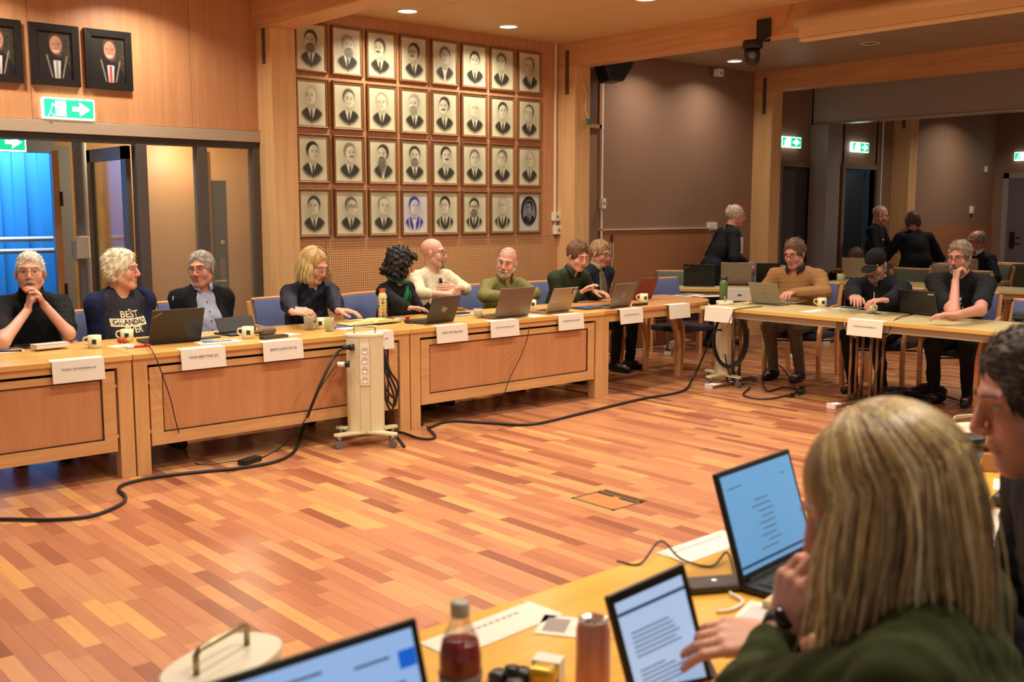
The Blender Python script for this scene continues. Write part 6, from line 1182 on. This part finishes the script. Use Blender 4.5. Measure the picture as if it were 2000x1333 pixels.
def zipp(place): q = MB(); n = 12; q.add([(dx, y, 0) for y in np.linspace(-.06, -.2, n) for dx in (-.004, .004)], [(2*k_, 2*k_+1, 2*k_+3, 2*k_+2) for k_ in range(n-1)]); mkobj('zip', place(q.mesh('zip'), 0, 0, .003), mat('zip_pale', 'd8d0a8', .4), cap.root)
chest_print(cap, zipp); q = MB(); q.tube([cap.neck+cap.up*.02+cap.rt*.1*math.cos(a)-cap.fw*.07*math.sin(a)*1.2-cap.fw*.02 for a in np.linspace(-.3, math.pi+.3, 16)], [.02]+[.036]*14+[.02], 10); q.build('hood', cloth('black_hoodie', '131519'), cap.root, True)
tee = person('person in black printed t-shirt with hand at mouth', onx(1876, 472, 8.36), R_(-74), dict(hyaw=-16, pitch=12, lean=14, skin='c98e78', shirt=('black_tee', '111114'), sleeve=.42, s=1.14, hs=1.05, hair='short', hthick=.012, hairc=('greybrown', '8a7662'), comb=(.3, .3, .6), brow='6a5a4a', glasses='4a3a34', beard='full', beardc=('greyb', '8f8272'), eyeopen=.4, armR=dict(e=onz(1862, 612, .80), w=onx(1866, 552, 8.10), d=onx(1870, 522, 8.16)-onx(1866, 552, 8.10), n=(.75, -.5, .1), curl=1.0), fy=-.27, armL=dict(e=onz(1914, 606, .835), w=onz(1872, 615, .825), d=(-.5, .9, 0), curl=.3)))
def teeprint(place):
    W_ = mat('print_cream', 'e2dab4')
    for i, s_ in enumerate(('TRAVEL', 'FIND B', 'IF I GO', 'BEFORE I', 'KEEP AN')): o = text(s_, .034, 'shirt_lettering', W_, tee.root, Matrix.Identity(4), ext=0., bold=.001); place(o.data, -.02, -.12-.038*i, .003)
chest_print(tee, teeprint)
for P, lb in ((m1, 'blue upholstered armchair under the person in the black polo'), (m2, 'blue upholstered armchair under the person in the navy cardigan'), (m3, 'blue upholstered armchair under the person in the black cardigan'), (w4, 'blue upholstered armchair under the person in the navy blouse'), (w5, 'blue upholstered armchair under the person in the green scarf'), (m6, 'blue upholstered armchair under the person with crossed arms'), (m7, 'blue upholstered armchair under the person in olive'), (m8, 'blue upholstered armchair under the person in the dark green shirt'), (m9, 'blue upholstered armchair under the person in the checked shirt'), (tan, 'bentwood armchair under the person in the tan sweater'), (cap, 'bentwood armchair under the person in the black cap'), (tee, 'bentwood armchair under the person in the black printed t-shirt')):
    o = chair(P.loc[0]-math.sin(P.rz)*.06, P.loc[1]+math.cos(P.rz)*.06, P.rz, lb)
p = ony(1290, 552, 7.06); chair(p[0], 6.78, R_(0), 'empty blue armchair behind the corner table'); p = onz(2000, 592, .87); chair(p[0]-.2, p[1]-.14, R_(-90), 'empty blue armchair at the laminate table beside the paper stack')
p = onz(1305, 532, .87); chair(9.12, 7.60, R_(-50), 'empty green armchair by the perforated panel', 'green')
for i, (px, py, lb) in enumerate(((1802, 546, 'green chair back beside the far person with turned back'), (1908, 552, 'wide green chair back behind the person in the printed t-shirt'), (1988, 535, 'green chair back near the far grey door'))): p = onx(px, py, (12.15, 12.15, 14.3)[i]); chair(p[0], p[1], R_(90+8*i), lb, 'green')
# standing and far people
walk = person('person in dark coat walking behind the tables', ony(1438, 400, 7.42), R_(58), dict(stand=True, skirt=.38, lean=24, pitch=10, skin='cf8f78', shirt=('dark_coat', '15191d', .85, .3), topname='coat', s=1.12, hs=1.04, hair='fringe', hthick=.013, hairc=('thinwhite', 'cfc2a6'), brow='b0a08a', pants=('navy_trousers', '1a2530'), armL=dict(wl=(.18, -.3, 1.0)), armR=dict(wl=(-.2, -.32, .98), d=(.3, -.6, -.7), curl=.8), kneeL=(.1, -.16, .5), ankL=(.1, -.2, .09), kneeR=(-.1, -.04, .49), ankR=(-.1, .06, .09)))
hw_ = np.array(Matrix.Rotation(walk.rz, 3, 'Z'))@(walk.arm[-1][2]+np.array([0, -.06, -.1]))+walk.loc; t = thing('paper_folder', 'pale blue paper folder held by the walking person', 'folder', hw_, R_(46)); MB().box(-.008, .008, -.06, .1, -.15, .1, Matrix.Rotation(.15, 4, 'X')).build('sheets', mat('folder_blue', '7d9cc4', .6), t); MB().box(-.01, -.008, -.06, .1, -.15, .1, Matrix.Rotation(.15, 4, 'X')).build('cover', mat('folder_blue2', '6a88b0', .6), t)
bald = person('person in black jacket standing beyond the partition, hands together', onx(1720, 402, 13.25), R_(10), dict(stand=True, lean=6, pitch=18, hyaw=24, skin='d29a80', shirt=('black_jacket', '121318'), vneck=.05, s=1.08, hs=1.04, hair=None, stub='7a5a48', brow='5a4438', fh=.008, gh=.014, armL=dict(wl=(.1, -.33, 1.06), d=(-.7, -.6, 0)), armR=dict(wl=(-.08, -.34, 1.06), d=(.7, -.6, 0))))
def badge(place): o = text('~', .09, 'shirt_mark', WHITE, bald.root, Matrix.Identity(4), ext=0., bold=.004); place(o.data, 0, -.16, .003)
chest_print(bald, badge)
wom = person('person in black jacket standing with back turned', onx(1783, 415, 12.85), R_(150), dict(stand=True, lean=14, pitch=12, hyaw=-20, skin='b87a62', shirt=('black_jacket', '121318'), topname='jacket', skirt=.15, s=1.15, hs=1.0, hair='full', hthick=.016, hairc=('auburn', '5c422c'), brow='4a3626', fh=.008, gh=.014, belly=.03, armL=dict(wl=(.08, -.3, 1.2), d=(-.3, -.3, .6)), armR=dict(wl=(-.2, -.3, 1.0))))
q = MB(); q.lathe([(.001, -.03), (.03, -.015), (.034, .0), (.026, .02), (.001, .03)], 14); q.build('hair_bun', hairm('auburn', '5c422c'), wom.root, True).location = wom.loc2((0, .1, .06))
fars = person('person in dark blazer and white collar seated in the far room', onx(1907, 452, 13.2), R_(-100), dict(hyaw=-10, pitch=14, lean=8, skin='c07a66', shirt=('blazer', '161c28'), collar=('white_collar', 'd0ccc4'), vneck=.07, s=1.06, hs=1.05, hair='fringe', hthick=.018, hairc=('greycurl', '8f8880'), brow='6a5f56', glasses='5a2a28', fh=.008, gh=.014, armR=dict(el=(-.24, -.28, .80), wl=(-.06, -.28, 1.0), d=(.2, .2, .9), curl=.8)))
chair(fars.loc[0]+.06, fars.loc[1], fars.rz, 'pale bentwood chair under the far person in the blazer', 'green')
bent = person('person in black jacket bent low behind the far pale laptop', onx(1672, 485, 12.2), R_(-90), dict(hyaw=0, pitch=30, lean=24, skin='b87a62', shirt=('black_jacket', '121318'), s=1., hs=1.02, hair='short', hthick=.014, hairc=('midbrown', '5f4632'), brow='4a3626', fh=.008, gh=.014))
chair(bent.loc[0]+.06, bent.loc[1], bent.rz, 'green chair under the person behind the far pale laptop', 'green')
# pale jacket over a far chair
p = onx(1850, 525, 12.6); t = thing('draped_jacket', 'pale jacket draped over a far chair', 'jacket', (p[0], p[1], 0)); V, Q = surface([El((0, 0, .86), (.07, .24, .08), k=.03), El((0, 0, .66), (.06, .25, .22), k=.04), El((.03, .1, .5), (.05, .1, .18), k=.03)], .016); V = V+vnormals(V, Q)*wob(V, .012, 22, 7)[:, None]; mkobj('jacket_body', vmesh('jacket_body', V, Q), cloth('pale_jacket', 'a89684'), t); MB().box(-.02, .02, -.2, .2, 0, .6).build('jacket_support', BLACK, t)  # plain hidden box props up the jacket in place of a chair

# ------------------------------------------------------------------ foreground man and woman
fm = person('person in black wool top seen in profile beside the tumbler', atd(2034, 652, 1.98), R_(-140), dict(hyaw=0, pitch=14, lean=16, skin='c4866a', shirt=('black_wool', '0f1014'), s=1.08, hs=1.08, hair='short', hthick=.014, hairc=('darkbrown', '3d2d1e'), comb=(.2, .7, -.3), ntuft=1600, tr=.0016, tuft=.03, brow='3a2a1e', stub='8a5f4c', fh=.0045, armL=dict(wl=(.1, -.36, .87), pole=(.3, .8, -.1)), armR=dict(wl=(-.1, -.36, .87), pole=(-.3, .8, -.1))))
fg = person('person in olive sweater, back turned, holding a tablet', atd(1725, 815, 1.47), R_(-170), dict(nlen=.125, hyaw=14, pitch=26, lean=20, twist=6, skin='d39a80', shirt=('olive_mohair', '3a4020', 1., .9, 160.), topname='sweater', s=1.08, sw=.185, hs=1.04, sleeve=.82, wr=.008, hair=None, fh=.0045, gh=.008, hh=.004, ncut=1.0, brow='9a7a50',
   kneeL=(.22, -.39, .505), ankL=(.22, -.36, .09), kneeR=(-.38, -.35, .505), ankR=(-.38, -.32, .09), armL=dict(e=np.array([*atd(1470, 1345, 1.62)[:2], .825]), w=atd(1533, 1216, 1.72), d=atd(1562, 1135, 1.66)-atd(1533, 1216, 1.72), n=(.9, -.2, 0), curl=.8), armR=dict(w=atd(1515, 1245, 1.86), d=atd(1430, 1245, 1.86)-atd(1515, 1245, 1.86), n=(0, .5, -.8), curl=.35)))
for P, lb in ((fm, 'blue armchair under the person in the black wool top'), (fg, 'blue armchair under the person in the olive sweater')): chair(P.loc[0]-math.sin(P.rz)*.06, P.loc[1]+math.cos(P.rz)*.06, P.rz, lb)
# watch and bracelet
def band(P, side_, fr_, r, w_, m_, nm):
    a_, b_ = P.arm[side_][1], P.arm[side_][2]; c = a_+(b_-a_)*fr_; d = unit(b_-a_); u = unit(np.cross(d, [0, 0, 1])); v_ = np.cross(d, u); q = MB(); n = 24; rg = []
    for rr_, dd in ((r, -w_/2), (r+.003, -w_/2), (r+.003, w_/2), (r, w_/2)): rg.append([c+u*rr_*math.cos(k_)+v_*rr_*math.sin(k_)+d*dd for k_ in np.linspace(0, 6.283, n, False)])
    q.ring(rg, closed=True); return q.build(nm, m_, P.root, True), c, d, u, v_, r
o, c, d, u, v_, r = band(fg, 1, .93, .031, .02, BLACK, 'watch_band'); cv = fg.W2L(CAM)-c; cv = unit(cv-d*(cv@d)); q = MB(); q.lathe([(.021, 0), (.022, .004), (.02, .009), (.001, .0095)], 24); q.build('watch_case', mat('watch_dark', '16181b', .15), o, True).matrix_local = basis(Vector(c+cv*r), Vector(np.cross(d, cv)), Vector(d))
band(fg, -1, .9, .031, .012, mat('pink_band', 'd2405c', .4), 'bracelet')
# long hair of the blonde: a smooth under-volume and several hundred tapered locks
def lock_hair(P, nlock, lo_, hi_, cols, wk, uname, ulen, fc=((0, -.13, -.04), (.06, .075, .11))):
    fg = P; hs = fg.hs; Rh, H = fg.Rh, fg.head; rs = np.random.RandomState(11); dn = np.array([0, 0, -1.])
    under = xf([El((0, .022, .04), (.094, .112, .102), k=.02)], Rh, H); und = []
    for a in np.linspace(-.35, math.pi+.35, 13):
        o = H+Rh@np.array([.078*math.cos(a), .03+.085*math.sin(a), .0]); out = Rh@np.array([math.cos(a), math.sin(a), 0]); e = o+dn*rs.uniform(ulen*.85, ulen)+out*.02; und.append(Cc(o, e, .023, .014, .03))
    cutp = xf([El(fc[0], fc[1], k=.01, cut=True)], Rh, H); V, Q = surface(under+und+cutp, .006); ho = mkobj('hair', vmesh('hair', V, Q), hairm(*uname), fg.root)
    groups = [MB() for _ in cols]
    for i in range(nlock):
        a = rs.uniform(-.55, math.pi+.55); ph = rs.uniform(.1, 1.45) if i % 3 else rs.uniform(1.0, 1.5); part = np.array([.015, 0, 0])
        P0 = np.array([.097*math.cos(a)*math.cos(ph), .022+.115*math.sin(a)*math.cos(ph), .04+.105*math.sin(ph)]); 
        if P0[1] < -.055 and P0[2] < .07: continue
        out = Rh@unit(np.array([math.cos(a), math.sin(a), 0])); p = H+Rh@(P0*1.0*hs); pts = [p]; zend = H[2]-rs.uniform(lo_, hi_); lat = rs.normal(size=3)*.004; lat[2] = 0
        # slide over the skull, then fall
        for f_ in np.linspace(.25, 1, 4):
            ph2 = ph*(1-f_); pts.append(H+Rh@(np.array([(.099)*math.cos(a)*math.cos(ph2), .022+.117*math.sin(a)*math.cos(ph2), .04+.107*math.sin(ph2)])*hs)+lat*f_*.5)
        b_ = pts[-1]; L_ = b_[2]-zend; curl = rs.uniform(-.03, .03); tang = np.cross(out, dn); wv_ = rs.uniform(.004, .018); ph0 = rs.uniform(0, .5)+4*a
        for f_ in (.3, .6, .85, 1.): pts.append(b_+dn*L_*f_+out*(.02*math.sin(f_*2.6)+curl*f_*f_)+lat*(1+f_)+tang*wv_*math.sin(f_*5+ph0)*f_)
        w_ = rs.uniform(.0011, .0026)*wk; n = len(pts); groups[rs.choice(5, p=[.27, .27, .16, .16, .14])].tube(smooth(pts, 2), list(np.interp(np.linspace(0, 1, 2*(n-1)+1), [0, .1, .7, 1], [w_*.4, w_, w_, w_*.12])), 4, flat=.6)
    for (nm, c_), g_ in zip(cols, groups): tag(g_.build('hair_locks', mat('hair_'+nm, c_, .38, noise=.18, nscale=60), ho, True), kind='stuff')
lock_hair(fg, 4200, .13, .23, [('lock_a', 'b08c52'), ('lock_b', 'd4b678'), ('lock_c', '74582f'), ('lock_d', 'ecd8a4'), ('lock_e', '9a8462')], 1., ('blonde_under', '9c7c48'), .21)
lock_hair(w4, 1500, .10, .135, [('bob_a', 'c8a662'), ('bob_b', 'dcc084'), ('bob_c', 'a88648'), ('bob_d', 'ecd9a6'), ('bob_e', 'b89c66')], 1.5, ('bob_under', 'b8955a'), .115, ((0, -.15, .0), (.09, .10, .145)))
